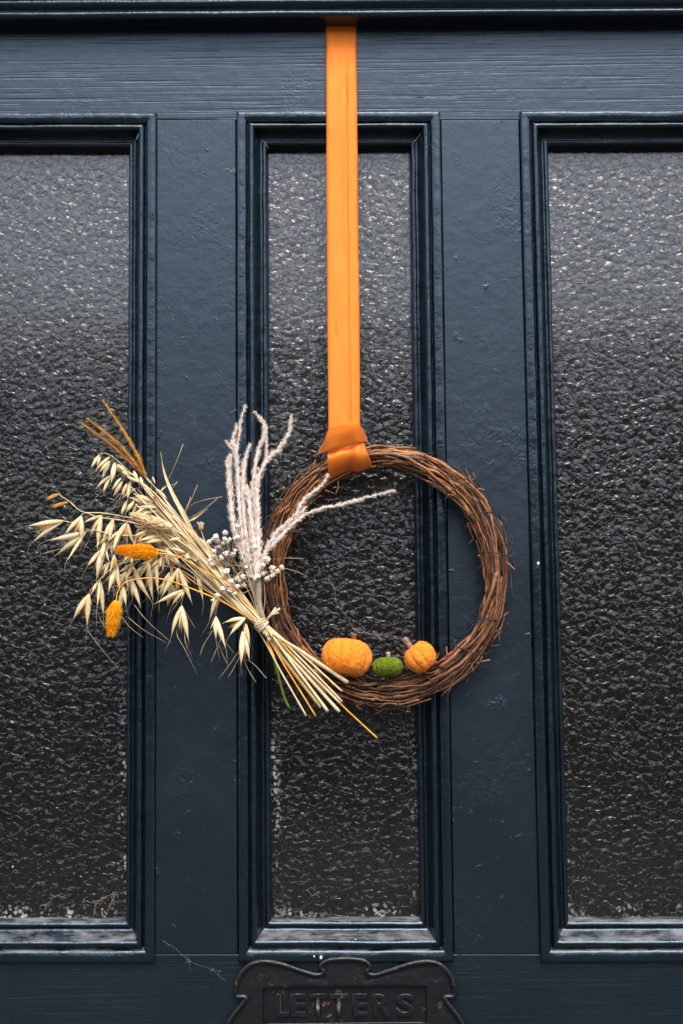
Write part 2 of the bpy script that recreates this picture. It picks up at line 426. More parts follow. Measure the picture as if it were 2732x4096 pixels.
def line_isect(p, d, q, e):
    den = d.x * e.z - d.z * e.x
    t = ((q.x - p.x) * e.z - (q.z - p.z) * e.x) / den
    return p + d * t
def inset(quad, s4):
    n = 4; lines = []
    c = sum(quad, Vector()) / 4
    for i in range(4):
        a, b = quad[i], quad[(i + 1) % 4]; d = (b - a).normalized()
        nn = Vector((d.z, 0, -d.x))
        if nn.dot(c - a) < 0: nn = -nn
        lines.append((a + nn * s4[i], d))
    return [line_isect(*lines[i - 1], *lines[i]) for i in range(4)]
SC4 = (1.0, 1.0, 1.22, 1.0)     # top, right, bottom, left : the bottom moulding is wider
def moulding(quad, key):
    rings = [inset(quad, [s * k for k in SC4]) for s, y in PROF]
    for side in range(4):
        L = (quad[(side + 1) % 4] - quad[side]).length
        N = max(12, int(L / 0.006))
        rows = []
        for k, (s, y) in enumerate(PROF):
            a, b = rings[k][side], rings[k][(side + 1) % 4]
            row = []
            for i in range(N + 1):
                p = a.lerp(b, i / N); e = min(i, N - i) / 6.0; e = min(1, e)
                q = Vector((p.x, y, p.z))
                wv = Vector((nz((q.x * 22 + k * .25, side * 9.1, q.z * 22)), nz((q.x * 30 + 5, k * .3, q.z * 30 + side)), nz((q.x * 22 - 7, k * .25 + 3, q.z * 22))))
                q += Vector((wv.x * .00045 * e, wv.y * .0006, wv.z * .00045 * e)) if 1 < k < len(PROF) - 1 else Vector()
                row.append(q)
            rows.append(row)
        mb = MB(); mb.grid(rows)
        o = mb.build('moulding', m_mould, door)
        me = o.data
        # outward faces must look at the camera
        if sum(p.normal.y * p.area for p in me.polygons) > 0: me.flip_normals()
for key in 'LMR':
    quad = QUADS[key]
    moulding(quad, key)
    gi = inset(quad, [.0352 * k for k in SC4])
    mb = MB()
    f_ = [Vector((p.x, .0290, p.z)) for p in gi]; b_ = [Vector((p.x, .0330, p.z)) for p in gi]
    mb.add(f_ + b_, [(0, 1, 2, 3), (7, 6, 5, 4), (0, 4, 5, 1), (1, 5, 6, 2), (2, 6, 7, 3), (3, 7, 4, 0)])
    o = mb.build('glass_pane', m_glass, door, smooth=False)
    if o.data.polygons[0].normal.y > 0: o.data.flip_normals()
def board(name, quad, mat, y0=0.0, y1=0.042, bev=0.0007):
    mb = MB(); f_ = [Vector((p.x, y0, p.z)) for p in quad]; b_ = [Vector((p.x, y1, p.z)) for p in quad]
    mb.add(f_ + b_, [(3, 2, 1, 0), (4, 5, 6, 7), (1, 5, 4, 0), (2, 6, 5, 1), (3, 7, 6, 2), (0, 4, 7, 3)])
    o = mb.build(name, mat, door, smooth=False); bevel_obj(o, bev); return o
def edge_at(a, b, py):
    t = (py - a[1]) / (b[1] - a[1]); return a[0] + (b[0] - a[0]) * t
IN = 26
JT, JB = 481, 3816
def D(px, py): p = P(px, py, 0); return Vector((p.x, 0, p.z))
board('muntin', [D(625 + 3, JT), D(946 - 4, JT), D(954 - 4, JB), D(617 + 3, JB)], m_stile)
board('muntin', [D(1761 + 3, JT), D(2080 - 5, JT), D(2165 - 5, JB), D(1814 + 3, JB)], m_stile)
board('stile', [D(-560, JT), D(-190 + IN, JT), D(-255 + IN, JB), D(-640, JB)], m_stile)
board('stile', [D(2895 - IN, JT), D(3260, JT), D(3400, JB), D(3030 - IN, JB)], m_stile)
gap = 1.8
board('top_rail', [D(-552, -60), D(3252, -80), D(3260, JT - gap), D(-560, JT - gap)], m_rail)
board('lock_rail', [D(-640, JB + gap), D(3400, JB + gap), D(3420, 5000), D(-660, 5000)], m_rail2)
lowq = [D(-660, 5002), D(3420, 5002)]
board('lower_panel', [lowq[0], lowq[1], Vector((lowq[1].x, 0, .03)), Vector((lowq[0].x, 0, .03))], m_stile)
for (px, py, y, r_) in [(2153, 2254, -.007, 8), (645, 3192, .001, 4.5), (*K6(317, 333), -.003, 4), (*K6(415, 278), .008, 3.5), (*K6(855, 315), -.004, 5),
                        (*K6(607, 412), -.0065, 4.5), (*K6(648, 418), -.0065, 7.5), (*K6(725, 325), -.004, 3), (179, 2418, .028, 4), (51, 3467, .028, 4), (*K5(1568, 1080), -.006, 4),
                        (330, 1300, .028, 5), (*K4(975, 745), .028, 4)]:
    mb = MB(); c = P(px, py, y); rr = r_ * .000285 * .75
    bm = bmesh.new(); bmesh.ops.create_icosphere(bm, subdivisions=2, radius=1.0)
    vv = [c + Vector((v.co.x * rr * (1 + .25 * nz(v.co * 1.5 + c * 50)), v.co.y * rr * .35, v.co.z * rr * 1.35 * (1 + .25 * nz(v.co * 2 + c * 70)))) for v in bm.verts]
    mb.add(vv, [tuple(v.index for v in f.verts) for f in bm.faces]); bm.free()
    mb.build('paint_speck', m_speck, door)

# ------------------------------------------------------------------ frame head over the door
fr = thing('door_frame', (0, -0.02, 0), 'dark glossy stepped timber frame head across the top of the door', 'door frame')
HP = [(.060, 0.0), (-.0045, 0.0), (-.020, -.0004), (-.0265, .0003), (-.0298, .0018), (-.0312, .0046), (-.0300, .0072), (-.0268, .0088), (-.0250, .0096), (-.0245, .0115), (-.0275, .0128), (-.0315, .0142),
      (-.0338, .0172), (-.0325, .0204), (-.0285, .0222), (-.0265, .0232), (-.0265, .0265), (-.034, .0290), (-.0385, .033), (-.0390, .040), (-.040, .12), (.060, .12)]
a, b = P(0, 112, -.0045), P(2732, 95, -.0045)
sl = (b.z - a.z) / (b.x - a.x)
rows = []
for y, z in HP:
    row = []
    for i in range(121):
        x = -.72 + 1.44 * i / 120
        row.append(Vector((x, y + (nz((x * 9, z * 300, 2)) * .0008 if y < 0.05 else 0), a.z + sl * (x - a.x) + z + (nz((x * 7, z * 300, 9)) * .0007 if 0 < z < .1 else 0))))
    rows.append(row)
mb = MB(); mb.grid(rows); o = mb.build('head', m_head, fr)
if o.data.polygons[30].normal.z > 0: o.data.flip_normals()
for s in (-1, 1):
    x0 = D(-640, 3800).x - .012 if s < 0 else D(3420, 5000).x + .012
    mb = MB(); boxmb(mb, min(x0, x0 + s * .09), max(x0, x0 + s * .09), -.04, .06, 0.0, a.z - .005)
    o = mb.build('jamb', m_head, fr, smooth=False); bevel_obj(o, .004)

# ------------------------------------------------------------------ letter plate
lp = thing('letter_plate', P(*K6(793, 815), 0), 'black cast letter plate with scrolled rim and raised lettering below the middle panel', 'letter plate')
half = [(793, 421), (730, 424), (680, 433), (648, 455), (645, 480), (662, 500), (640, 517), (600, 517), (520, 493), (430, 462), (340, 441), (265, 440), (205, 462), (160, 510), (133, 570),
        (122, 628), (135, 652), (170, 652), (186, 662), (170, 690), (130, 740), (88, 800), (70, 850), (78, 905), (110, 945), (180, 975), (300, 985), (450, 970), (600, 985), (793, 1010)]
full = half + [(1586 - x, y) for x, y in reversed(half[1:-1])]
YL = -.0065
opts = [P(*K6(x, y), YL) for x, y in full]
loop = catmull(opts + [opts[0]], 260)[:-1]
cen = P(*K6(793, 705), YL)
RX0, RZ1 = P(*K6(302, 600), YL).x, P(*K6(302, 600), YL).z
RX1, RZ0 = P(*K6(1280, 810), YL).x, P(*K6(1280, 810), YL).z
# plate body with a rectangular well : concentric rings from outline to the well's edge
def rect_pt(p):
    d = p - cen; hx = (RX1 - RX0) / 2; hz = (RZ1 - RZ0) / 2; cx = (RX0 + RX1) / 2; cz = (RZ0 + RZ1) / 2
    d = Vector((p.x - cx, 0, p.z - cz))
    k = min(hx / max(1e-6, abs(d.x)), hz / max(1e-6, abs(d.z)))
    return Vector((cx + d.x * k, 0, cz + d.z * k))
rows = []
for t, y in [(0, 0.0), (0, -.0035), (.06, -.0055), (.16, -.0052), (.5, -.0060), (.86, -.0066), (.97, -.0066), (1.0, -.0055), (1.0, .004)]:
    row = []
    for p in loop + [loop[0]]:
        q = rect_pt(p); r_ = Vector((p.x, 0, p.z)).lerp(q, t)
        row.append(Vector((r_.x, y + nz((r_.x * 60, y * 200, r_.z * 60)) * (.0006 if 0.05 < t < .99 else 0), r_.z)))
    rows.append(row)
mb = MB(); mb.grid(rows); plate = mb.build('plate', m_iron, lp)
if sum(p.normal.y * p.area for p in plate.data.polygons) > 0: plate.data.flip_normals()
mb = MB(); mb.tube([Vector((p.x, -.0062, p.z)).lerp(Vector((cen.x, -.0062, cen.z)), .022) for p in loop + loop[:1]], [.0030 * (1 + .18 * nz(p * 60)) for p in loop + loop[:1]], 10, caps=False)
mb.build('rim', m_iron, lp)
mb = MB(); boxmb(mb, RX0 + .0006, RX1 - .0006, -.0018, .003, RZ0 + .0006, RZ1 - .0006)
flap = mb.build('flap', m_iron, lp, smooth=False)
mb = MB(); mb.tube([Vector((RX0 + .001 + (RX1 - RX0 - .002) * i / 30, -.0062 + .0003 * nz((i * .7, 3, 1)), RZ0 + .0004)) for i in range(31)], .0012, 6); mb.build('lip', m_iron, lp)
xs = [418, 512, 630, 755, 880, 1012, 1150]
for ch, cx in zip('LETTERS', xs):
    cu = bpy.data.curves.new('t', 'FONT'); cu.body = ch; cu.size = 1.0; cu.extrude = 0.03; cu.bevel_depth = 0.045; cu.bevel_resolution = 3; cu.resolution_u = 6
    to = bpy.data.objects.new('t', cu); col.objects.link(to)
    dg = bpy.context.evaluated_depsgraph_get(); me = bpy.data.meshes.new_from_object(to.evaluated_get(dg))
    bpy.data.objects.remove(to)
    vx = [v.co.copy() for v in me.vertices]
    x0, x1 = min(v.x for v in vx), max(v.x for v in vx); z0, z1 = min(v.y for v in vx), max(v.y for v in vx)
    c = P(*K6(cx, 701), -.0018)
    Hh = (P(*K6(cx, 632), 0).z - P(*K6(cx, 772), 0).z); W = Hh * {'L': .60, 'E': .66, 'T': .80, 'R': .80, 'S': .80}[ch]
    mb = MB()
    mb.add([Vector((c.x + ((v.x - x0) / (x1 - x0) - .5) * W, -.0018 - (v.z + .075) * .020, c.z + ((v.y - z0) / (z1 - z0) - .5) * Hh)) for v in vx], [tuple(p.vertices) for p in me.polygons])
    lo = mb.build('letter', m_iron, flap); lo['label'] = 'raised cast letter ' + ch
    bpy.data.meshes.remove(me)

# ------------------------------------------------------------------ ribbon
rib = thing('ribbon', P(1365, 100, -.003), 'long flat orange satin ribbon tied round the twig wreath', 'ribbon')
def strip(lefts, rights, depths, name, n=90, ncol=8, bow=.0002):
    Ls = [P(x, y, d) for (x, y), d in zip(lefts, depths)]; Rs = [P(x, y, d) for (x, y), d in zip(rights, depths)]
    A = catmull(Ls, n); B = catmull(Rs, n); rows = []
    for i in range(n):
        row = []
        for j in range(ncol + 1):
            t = j / ncol; p = A[i].lerp(B[i], t)
            p = p + Vector((0, -bow * math.sin(math.pi * t) + .0014 * nz((t * 2.6, i * .07, len(name))) + .0006 * nz((t * 5, i * .22, 3)), 0)); row.append(p)
        rows.append(row)
    mb = MB(); mb.grid(rows, 0, .00035)
    o = mb.build(name, m_satin, rib)
    return o, A, B
dp = [-.0022, -.0060, -.0110, -.0180, -.0265, -.0350, -.0440, -.0470]
ys = [60, 300, 520, 800, 1080, 1360, 1640, 1770]
lx = [1303, 1305, 1306, 1307, 1309, 1311, 1314, 1314]
mx = [1389, 1391, 1392, 1394, 1397, 1400, 1403, 1404]
rx = [1424, 1427, 1429, 1432, 1435, 1438, 1440, 1441]
o, A, B = strip(list(zip(lx, ys)), list(zip(mx, ys)), dp, 'front_strip')
for E in (A, B):
    mb = MB(); mb.tube([p + Vector((0, .0001, 0)) for p in E], .00028, 5)
    mb.build('stitched_edge', m_selv, rib)
o, A, B = strip(list(zip([x + 30 for x in lx], ys)), list(zip(rx, ys)), [d + .0009 for d in dp], 'back_strip', bow=.0002)
mb = MB(); mb.tube(B, .00020, 5); mb.build('stitched_edge', m_selv, rib)
def patch(name, ctrl, nr, nc, thick=.0004, wob=.0):
    """ctrl rows of (x, y, depth) in the knot crop"""
    G = [[P(*KN(x, y), d) for (x, y, d) in row] for row in ctrl]
    G = [catmull(r_, nc) for r_ in G]
    cols_ = [catmull([G[i][j] for i in range(len(G))], nr) for j in range(nc)]
    rows = [[cols_[j][i] + Vector((0, wob * nz((j * .12, i * .12, 4)), 0)) for j in range(nc)] for i in range(nr)]
    mb = MB(); mb.grid(rows, 0, thick); return mb.build(name, m_satin, rib), rows
_, r1 = patch('loop', [
    [(432, 690, -.040), (610, 650, -.041), (785, 620, -.040), (900, 600, -.040), (985, 570, -.037)],
    [(433, 830, -.0505), (610, 785, -.0520), (788, 740, -.0500), (900, 715, -.0520), (1010, 700, -.047)],
    [(432, 930, -.0540), (610, 890, -.0555), (788, 850, -.0530), (900, 840, -.0570), (1055, 830, -.050)],
    [(436, 1100, -.0480), (610, 1040, -.0490), (785, 985, -.0465), (920, 990, -.0510), (1105, 950, -.043)],
    [(440, 1230, -.0350), (610, 1155, -.0350), (782, 1088, -.0340), (910, 1112, -.0350), (1120, 1035, -.033)],
    [(440, 1235, -.0250), (610, 1150, -.0250), (782, 1085, -.0250), (910, 1100, -.0250), (1110, 1020, -.025)],
    [(440, 1120, -.0100), (610, 1060, -.0095), (782, 1000, -.0095), (910, 1000, -.0095), (1080, 940, -.010)]], 44, 40, wob=.0008)
mb = MB(); k = 20; mb.tube([r_[k] + Vector((0, -.0003, 0)) for r_ in r1[2:34]], .00032, 5); mb.build('stitched_edge', m_selv, rib)
top = [(240, 965, -.016), (285, 815, -.030), (375, 650, -.049), (455, 462, -.0600), (620, 402, -.0635), (800, 370, -.0635), (905, 383, -.0600), (985, 455, -.050), (1045, 605, -.032), (1075, 715, -.018)]
bot = [(235, 985, -.014), (268, 868, -.032), (350, 832, -.046), (440, 805, -.0545), (640, 752, -.0560), (800, 705, -.0560), (900, 675, -.0550), (990, 655, -.048), (1045, 660, -.036), (1078, 730, -.017)]
def lerp3(a, b, t, dd): return (a[0] + (b[0] - a[0]) * t, a[1] + (b[1] - a[1]) * t, a[2] + (b[2] - a[2]) * t - dd)
_, r2 = patch('knot_wrap', [top] + [[lerp3(a_, b_, t, dd * (1 if 2 < i < 7 else .5)) for i, (a_, b_) in enumerate(zip(top, bot))] for t, dd in ((.2, .0012), (.5, .0018), (.8, .0010))] + [bot], 22, 56, wob=.0012)
for rr in (r2[0], r2[-1]):
    mb = MB(); mb.tube(rr, .00030, 5); mb.build('stitched_edge', m_selv, rib)

# ------------------------------------------------------------------ twig wreath
YW = -.0265
WC = P(1538, 2297, YW); WA, WB_, WT = .1262, .1312, .0156
wreath = thing('twig_wreath', WC + Vector((0, 0, -WB_ - WT)), 'round wreath of woven brown twigs hanging from the orange ribbon', 'wreath')
def ringp(th, rho, phi):
    rad = Vector((math.cos(th), 0, math.sin(th)))
    thick = 1.0 - .08 * math.exp(-((th % (2 * math.pi) - math.pi / 2) / .6) ** 2)
    off = rho * thick
    return WC + Vector((math.cos(th) * (WA + off * math.cos(phi)), off * math.sin(phi) * .95, math.sin(th) * (WB_ + off * math.cos(phi))))
def twig(th0, span, rho0, rho1, phi0, k, r_, flare0=0, flare1=0, seed=0):
    n = max(8, int(abs(span) / .055)); pts = []; rad = []
    for i in range(n + 1):
        t = i / n; th = th0 + span * t
        rho = rho0 + (rho1 - rho0) * t + .0055 * nz((t * span * 3.0, seed, .5))
        if flare1 and t > .86: rho += flare1 * ((t - .86) / .14) ** 1.6
        if flare0 and t < .14: rho += flare0 * ((.14 - t) / .14) ** 1.6
        phi = phi0 + k * span * t + .5 * nz((t * span * 1.7, seed + 3, 1.5))
        p = ringp(th, rho, phi)
        p += Vector((nz((th * 9, seed, 7)), nz((th * 9, seed, 17)), nz((th * 9, seed, 27)))) * .0020
        pts.append(p); rad.append(r_ * (1.05 - .45 * t) * (1 + .12 * nz((t * 30, seed, 2)) + (.35 if i % 9 == seed % 9 else 0)))
    # straight-ish resample
    mb = MB(); mb.tube(pts, rad, 7); return mb.build('twig', m_twig, wreath)
for i in range(100):
    shell = random.random() ** .55
    twig(rnd(0, 6.283), rnd(1.2, 3.6) * random.choice((1, 1, 1, -1)), WT * shell * rnd(.85, 1.0), WT * shell * rnd(.8, 1.05), rnd(0, 6.283), rnd(-1.9, 1.9), random.choice((rnd(.0008, .0013), rnd(.0012, .0018), rnd(.0016, .0024))),
         random.choice((0, 0, rnd(.002, .006))), random.choice((0, 0, rnd(.002, .006))), i)
for i in range(46):          # short offcuts whose ends stand away from the ring
    th = rnd(0, 6.283)
    if 1.35 < th < 2.0: th += .9
    sp = rnd(.18, .55) * random.choice((1, -1))
    ph = random.choice((0, 0, 0, math.pi, -1.57)) + rnd(-.8, .8)
    twig(th, sp, WT * rnd(.9, 1.02), WT * rnd(1.0, 1.25), ph, rnd(-.4, .4), rnd(.0006, .0013), 0, rnd(.001, .007), i + 200)
for i in range(64):          # broken side shoots
    th = rnd(0, 6.283)
    if 1.3 < th < 2.0: continue
    ph = random.choice((0, 0, -1.3, -1.6, math.pi)) + rnd(-.5, .5)
    a_ = ringp(th, WT * .9, ph); dth = rnd(.04, .10) * random.choice((1, -1))
    b_ = ringp(th + dth, WT * rnd(1.15, 1.75), ph); mid = a_.lerp(b_, .5) + Vector((rnd(-1, 1), rnd(-1, .3), rnd(-1, 1))) * .0015
    mb = MB(); pts = catmull([a_, mid, b_], 7); mb.tube(pts, [rnd(.0007, .0012) * (1 - .4 * j / 6) for j in range(7)], 6)
    mb.build('side_shoot', m_twig, wreath)
for i in range(9):           # thin curling tendrils
    th = rnd(-1.3, 1.2) if i < 6 else rnd(3.6, 5.5); a_ = ringp(th, WT * .95, rnd(-.6, .3)); rad = Vector((math.cos(th), 0, math.sin(th))); tn = Vector((-rad.z, 0, rad.x))
    pts = [a_ + rad * (.010 * s / 12) + tn * (.004 * math.sin(s * .75 + i)) + Vector((0, -.003 * math.cos(s * .8), 0)) for s in range(13)]
    mb = MB(); mb.tube(pts, [.00045 * (1 - .5 * s / 12) for s in range(13)], 5); mb.build('tendril', m_twig, wreath)
for th in (1.15, .72, .42, .05, -.30, -.62, -1.05, -1.42, -1.95, 2.05, 2.75, 3.3):
    pts = [ringp(th + .16 * math.sin(u * .5) * (1 if th > 0 else -1) + .012 * nz((u, th, 1)), WT * 1.16, u) for u in [2 * math.pi * s / 28 for s in range(29)]]
    mb = MB(); mb.tube(pts, .00068, 5); mb.build('tie_wire', m_wire, wreath)

# ------------------------------------------------------------------ pumpkins
def pumpkin(cx, cy, wpx, hpx, yd, nrib, tilt, lean, mat, label, seed, ribd=.06, flat=.15):
    c = P(cx, cy, yd); k = (yd - CAM.y) / FPX
    rx_, rz_ = wpx * k / 2, hpx * k / 2
    t = thing('fabric_pumpkin', c - Vector((0, 0, rz_)), label, 'pumpkin', 'small fabric pumpkins on the wreath')
    rot = Matrix.Rotation(R(tilt), 3, 'Y') @ Matrix.Rotation(R(lean), 3, 'X')
    nu, nv = 132, 76; vs_ = []; fs_ = []
    for j in range(nv + 1):
        v = math.pi * j / nv
        for i in range(nu):
            u = 2 * math.pi * i / nu
            uu = u + .12 * nz((math.cos(u) * 1.5, math.sin(u) * 1.5, seed))
            rib_ = 1 - ribd * (1 - abs(math.sin(uu * nrib / 2)) ** .75) * math.sin(v) ** .5
            dim = 1 - flat * 2.0 * math.exp(-(v / .34) ** 2) - flat * 1.2 * math.exp(-((math.pi - v) / .4) ** 2)
            p = Vector((math.sin(v) ** .86 * math.cos(u) * rx_ * rib_, math.sin(v) ** .86 * math.sin(u) * rx_ * .95 * rib_, math.cos(v) * rz_ * dim * (1 if rib_ > .9 else .99)))
            n_ = p.normalized()
            d_ = .0005 * nz(p * 180 + Vector((seed, 0, 0))) + .0005 * nz(p * 420 + Vector((seed, 5, 0))) + .0018 * nz(p * 40 + Vector((seed, 9, 0)))
            vs_.append(c + rot @ (p + n_ * d_))
    for j in range(nv):
        for i in range(nu):
            i2 = (i + 1) % nu; fs_.append((j * nu + i, (j + 1) * nu + i, (j + 1) * nu + i2, j * nu + i2))
    mb = MB(); mb.add(vs_, fs_)
    body = mb.build('body', mat, t)
    return t, c, rot, rx_, rz_, body
def fuzzed(body, mat, n, ln):
    me = body.data; mb = MB(); c = Vector(WL[body.name]); N = len(me.polygons)
    for _ in range(n):
        f = me.polygons[random.randrange(N)]
        if f.normal.y > .35: continue
        a_ = c + f.center; mb.hair(a_, a_ + (f.normal + Vector((rnd(-1, 1), rnd(-1, 1), rnd(-1, 1))) * .8).normalized() * ln * rnd(.5, 1.2), .00016)
    mb.build('nap', mat, body)
def stem(t, pts, r0, r1, mat):
    pts = catmull(pts, 9); mb = MB()
    mb.tube(pts, [(r0 + (r1 - r0) * i / 8) * (1 + .18 * nz((i * 1.3, r0 * 900, 3))) for i in range(9)], 9); return mb.build('stem', mat, t)
t, c, rot, rx_, rz_, bd = pumpkin(1387, 2630, 205, 160, -.040, 10, 7, -12, m_po, 'largest orange fabric pumpkin with thin brown stem, beside the straw ends', 3, .095)
stem(t, [P(*KP(503, 285), -.040), P(*KP(507, 240), -.042), P(*KP(515, 150), -.043)], .0024, .0034, m_pstem); fuzzed(bd, m_po, 2600, .0014)
t, c, rot, rx_, rz_, bd = pumpkin(1550, 2669, 122, 84, -.0405, 15, 0, -9, m_pg, 'small green fabric pumpkin between the two orange pumpkins', 8, .13)
stem(t, [P(*KP(888, 425), -.041), P(*KP(890, 390), -.042), P(*KP(884, 356), -.043)], .0020, .0026, m_tan); fuzzed(bd, m_pg, 1600, .0012)
t, c, rot, rx_, rz_, bd = pumpkin(1679, 2627, 132, 122, -.0405, 9, -36, 2, m_po, 'smaller orange fabric pumpkin tipped to the left with woody stem', 12, .095)
stem(t, [P(*KP(1165, 340), -.041), P(*KP(1115, 270), -.042), P(*KP(1062, 200), -.043)], .0033, .0034, m_pstem2); fuzzed(bd, m_po, 1700, .0014)

# ------------------------------------------------------------------ dried bouquet tied to the wreath
TIE = P(1047, 2500, -.060)
bq = thing('dried_grass_bundle', TIE, 'bundle of dried oats, grasses and bleached plumes tied to the left of the wreath', 'dried flowers')
AX = (P(1170, 2640, -.060) - P(930, 2350, -.060)).normalized()
SIDE = AX.cross(Vector((0, 1, 0))).normalized()
def tie_off(r_=.0058):
    a_ = rnd(0, 6.283); q = r_ * math.sqrt(random.random()); return TIE + SIDE * (q * math.cos(a_)) + Vector((0, q * math.sin(a_), 0))
def px(K, x, y, d): return P(*K(x, y), d)
def stalk(name, pts, r0, r1, mat, n=None, sides=7, parent=None):
    L = length([Vector(p) for p in pts]); n = n or max(8, int(L / .006))
    pp = catmull(pts, n); mb = MB()
    mb.tube(pp, [(r0 + (r1 - r0) * i / (n - 1)) * (1 + .1 * nz((i * .4, r0 * 3000, L * 90))) for i in range(n)], sides)
    return mb.build(name, mat, parent or bq), pp
# --- straw stems through the tie: (end in crop4, diameter in crop4 px, material)
ends = [((770, 596), 23, m_straw), ((735, 652), 10, m_straw), ((718, 780), 19, m_straw), ((645, 777), 18, m_straw), ((598, 752), 16, m_straw), ((735, 716), 12, m_straw),
        ((570, 808), 10, m_ostem), ((510, 806), 11, m_straw), ((640, 662), 14, m_straw), ((585, 740), 10, m_ostem), ((700, 700), 9, m_ostem), ((726, 730), 13, m_straw)]
fans = [(930, 700), (1010, 760), (1080, 800), (980, 830), (1130, 900), (880, 900), (1160, 980), (1240, 1000), (1060, 1000), (1190, 1130), (900, 1120), (1290, 1060)]
for i, ((ex, ey), dia, mt) in enumerate(ends):
    fx, fy = fans[i % len(fans)]
    yd = -.052 - .010 * (i % 4) / 3
    t_ = TIE + SIDE * ((-.0055 + .011 * ((i * 7) % 12) / 11)) + Vector((0, (-.004 + .008 * ((i * 5) % 12) / 11), 0))
    lo = px(K4, ex, ey, yd); up = px(K1, fx, fy, -.060 + rnd(-.012, .008))
    t_ = t_.lerp(lo.lerp(up, (lo - t_).length / (lo - up).length), .25)
    m1 = t_.lerp(up, .5) + Vector((rnd(-.004, .004), rnd(-.003, .003), rnd(-.004, .004)))
    r_ = dia * .6378 * .000275 / 2 * 1.15
    stalk('straw_stem', [lo, lo.lerp(t_, .5) + Vector((0, 0, rnd(-.001, .001))), t_, m1, up], r_, r_ * .55, mt)
stalk('straw_stem', [px(K4, 955, 945, -.052), px(K4, 820, 820, -.053), px(K4, 730, 735, -.054), px(K4, 480, 480, -.058), TIE + SIDE * .002, px(K1, 1300, 1150, -.06)], .0009, .0009, m_ostem)
stalk('straw_stem', [px(K4, 310, 440, -.056), px(K4, 270, 350, -.058), px(K4, 235, 270, -.060), px(K1, 1400, 1440, -.062)], .0015, .0011, m_ostem)
stalk('green_stem', [px(K4, 408, 762, -.048), px(K4, 372, 690, -.050), px(K4, 340, 570, -.052), px(K4, 308, 440, -.0555)], .0013, .0016, m_green)
for i in range(46):          # crowd of stems above the tie
    fx, fy = rnd(820, 1320), 0
    t = (fx - 820) / 500
    fy = 640 + t * 430 + rnd(-60, 330) * (1 - .4 * t)
    up = px(K1, fx, fy, -.062 + rnd(-.014, .012)); t_ = tie_off(); lo = t_ + AX * rnd(.004, .02)
    m1 = t_.lerp(up, .5) + Vector((rnd(-.005, .005), rnd(-.004, .004), rnd(-.005, .005)))
    stalk('straw_stem', [lo, t_, m1, up], rnd(.0006, .0014), rnd(.0003, .0007), m_straw, sides=6)
# --- raffia tie
for k in range(5):
    cc = TIE + AX * (-.0030 + .0015 * k); pts = []
    for s in range(25):
        u = 2 * math.pi * s / 24; pts.append(cc + SIDE * (.0077 * math.cos(u)) + Vector((0, .0072 * math.sin(u), 0)) + AX * (.0012 * math.sin(u + k)))
    mb = MB(); mb.tube(pts, .0009, 6); mb.build('raffia_tie', m_raffia, bq)
for e in ((345, 132), (335, 158), (318, 128)):
    stalk('raffia_tie', [TIE + SIDE * .006, px(K4, 285, 175, -.066), px(K4, *e, -.064)], .0011, .0013, m_raffia, n=9)

# --- oat spikelets
def glume(mb, a, b, wd, roll, curl=.12, mi=0):
    a = Vector(a); b = Vector(b); d = b - a; L = d.length; d = d / L
    s = d.cross(Vector((0, 1, 0))).normalized(); n_ = s.cross(d).normalized()
    s2 = s * math.cos(roll) + n_ * math.sin(roll); n2 = d.cross(s2).normalized()
    if n2.y > 0: n2 = -n2
    rows = []; N = 9
    for i in range(N + 1):
        t = i / N
        w_ = wd * (math.sin(math.pi * min(1, t * 1.02 + .06)) ** .8 if t < .5 else (math.sin(math.pi * min(1, t * 1.02 + .06)) ** 1.15 if t < .95 else .05 * (1 - t) * 20))
        w_ = max(w_, wd * .03); base = a + d * (L * t) + n2 * (L * curl * math.sin(math.pi * t) * .35)
        rows.append([base + s2 * (w_ * math.sin(q)) + n2 * (w_ * .75 * (math.cos(q) - .3)) for q in (-1.5, -.9, -.3, .3, .9, 1.5)])
    mb.grid(rows, mi, .00012)
SPK = []   # (crop, apex, tips, kind)
def S(K, a, *tips, fuzz=True): SPK.append((K, a, tips, fuzz))
# upper drooping panicle
for a_, b_ in [((580, 465), (520, 575)), ((585, 480), (565, 560)), ((655, 480), (545, 600)), ((660, 512), (580, 610)), ((665, 540), (608, 655)), ((668, 635), (555, 738)), ((672, 640), (615, 768)), ((698, 530), (672, 700)),
               ((712, 560), (690, 650)), ((748, 648), (685, 750)), ((772, 680), (688, 800)), ((790, 690), (752, 795)), ((822, 672), (802, 825)), ((815, 700), (756, 790)), ((866, 735), (755, 815)), ((720, 545), (810, 620)),
               ((760, 600), (850, 660)), ((800, 640), (910, 690)), ((845, 590), (890, 670)), ((690, 560), (780, 610)), ((800, 825), (752, 948)), ((850, 830), (790, 925)), ((885, 848), (835, 965)), ((930, 880), (860, 945)),
               ((1045, 905), (885, 935)), ((1000, 862), (815, 800)), ((1010, 845), (850, 775)), ((1030, 880), (880, 880)), ((955, 800), (830, 830)), ((1000, 640), (1020, 700)), ((1030, 740), (1120, 820)), ((900, 640), (930, 720)),
               ((1085, 1100), (872, 1148)), ((1075, 1130), (930, 1160)), ((1250, 1110), (1100, 1105)), ((1290, 1190), (1140, 1180)), ((1200, 1200), (1060, 1215)), ((1240, 1120), (1120, 1140)), ((860, 1020), (930, 1060)),
               ((950, 1010), (860, 1080)), ((1000, 1090), (900, 1110)), ((575, 1140), (568, 1205)), ((608, 1205), (560, 1450)), ((575, 1240), (488, 1345)), ((620, 1160), (600, 1290)), ((1100, 1210), (1230, 1330))]:
    S(K1, a_, b_, fuzz=False)
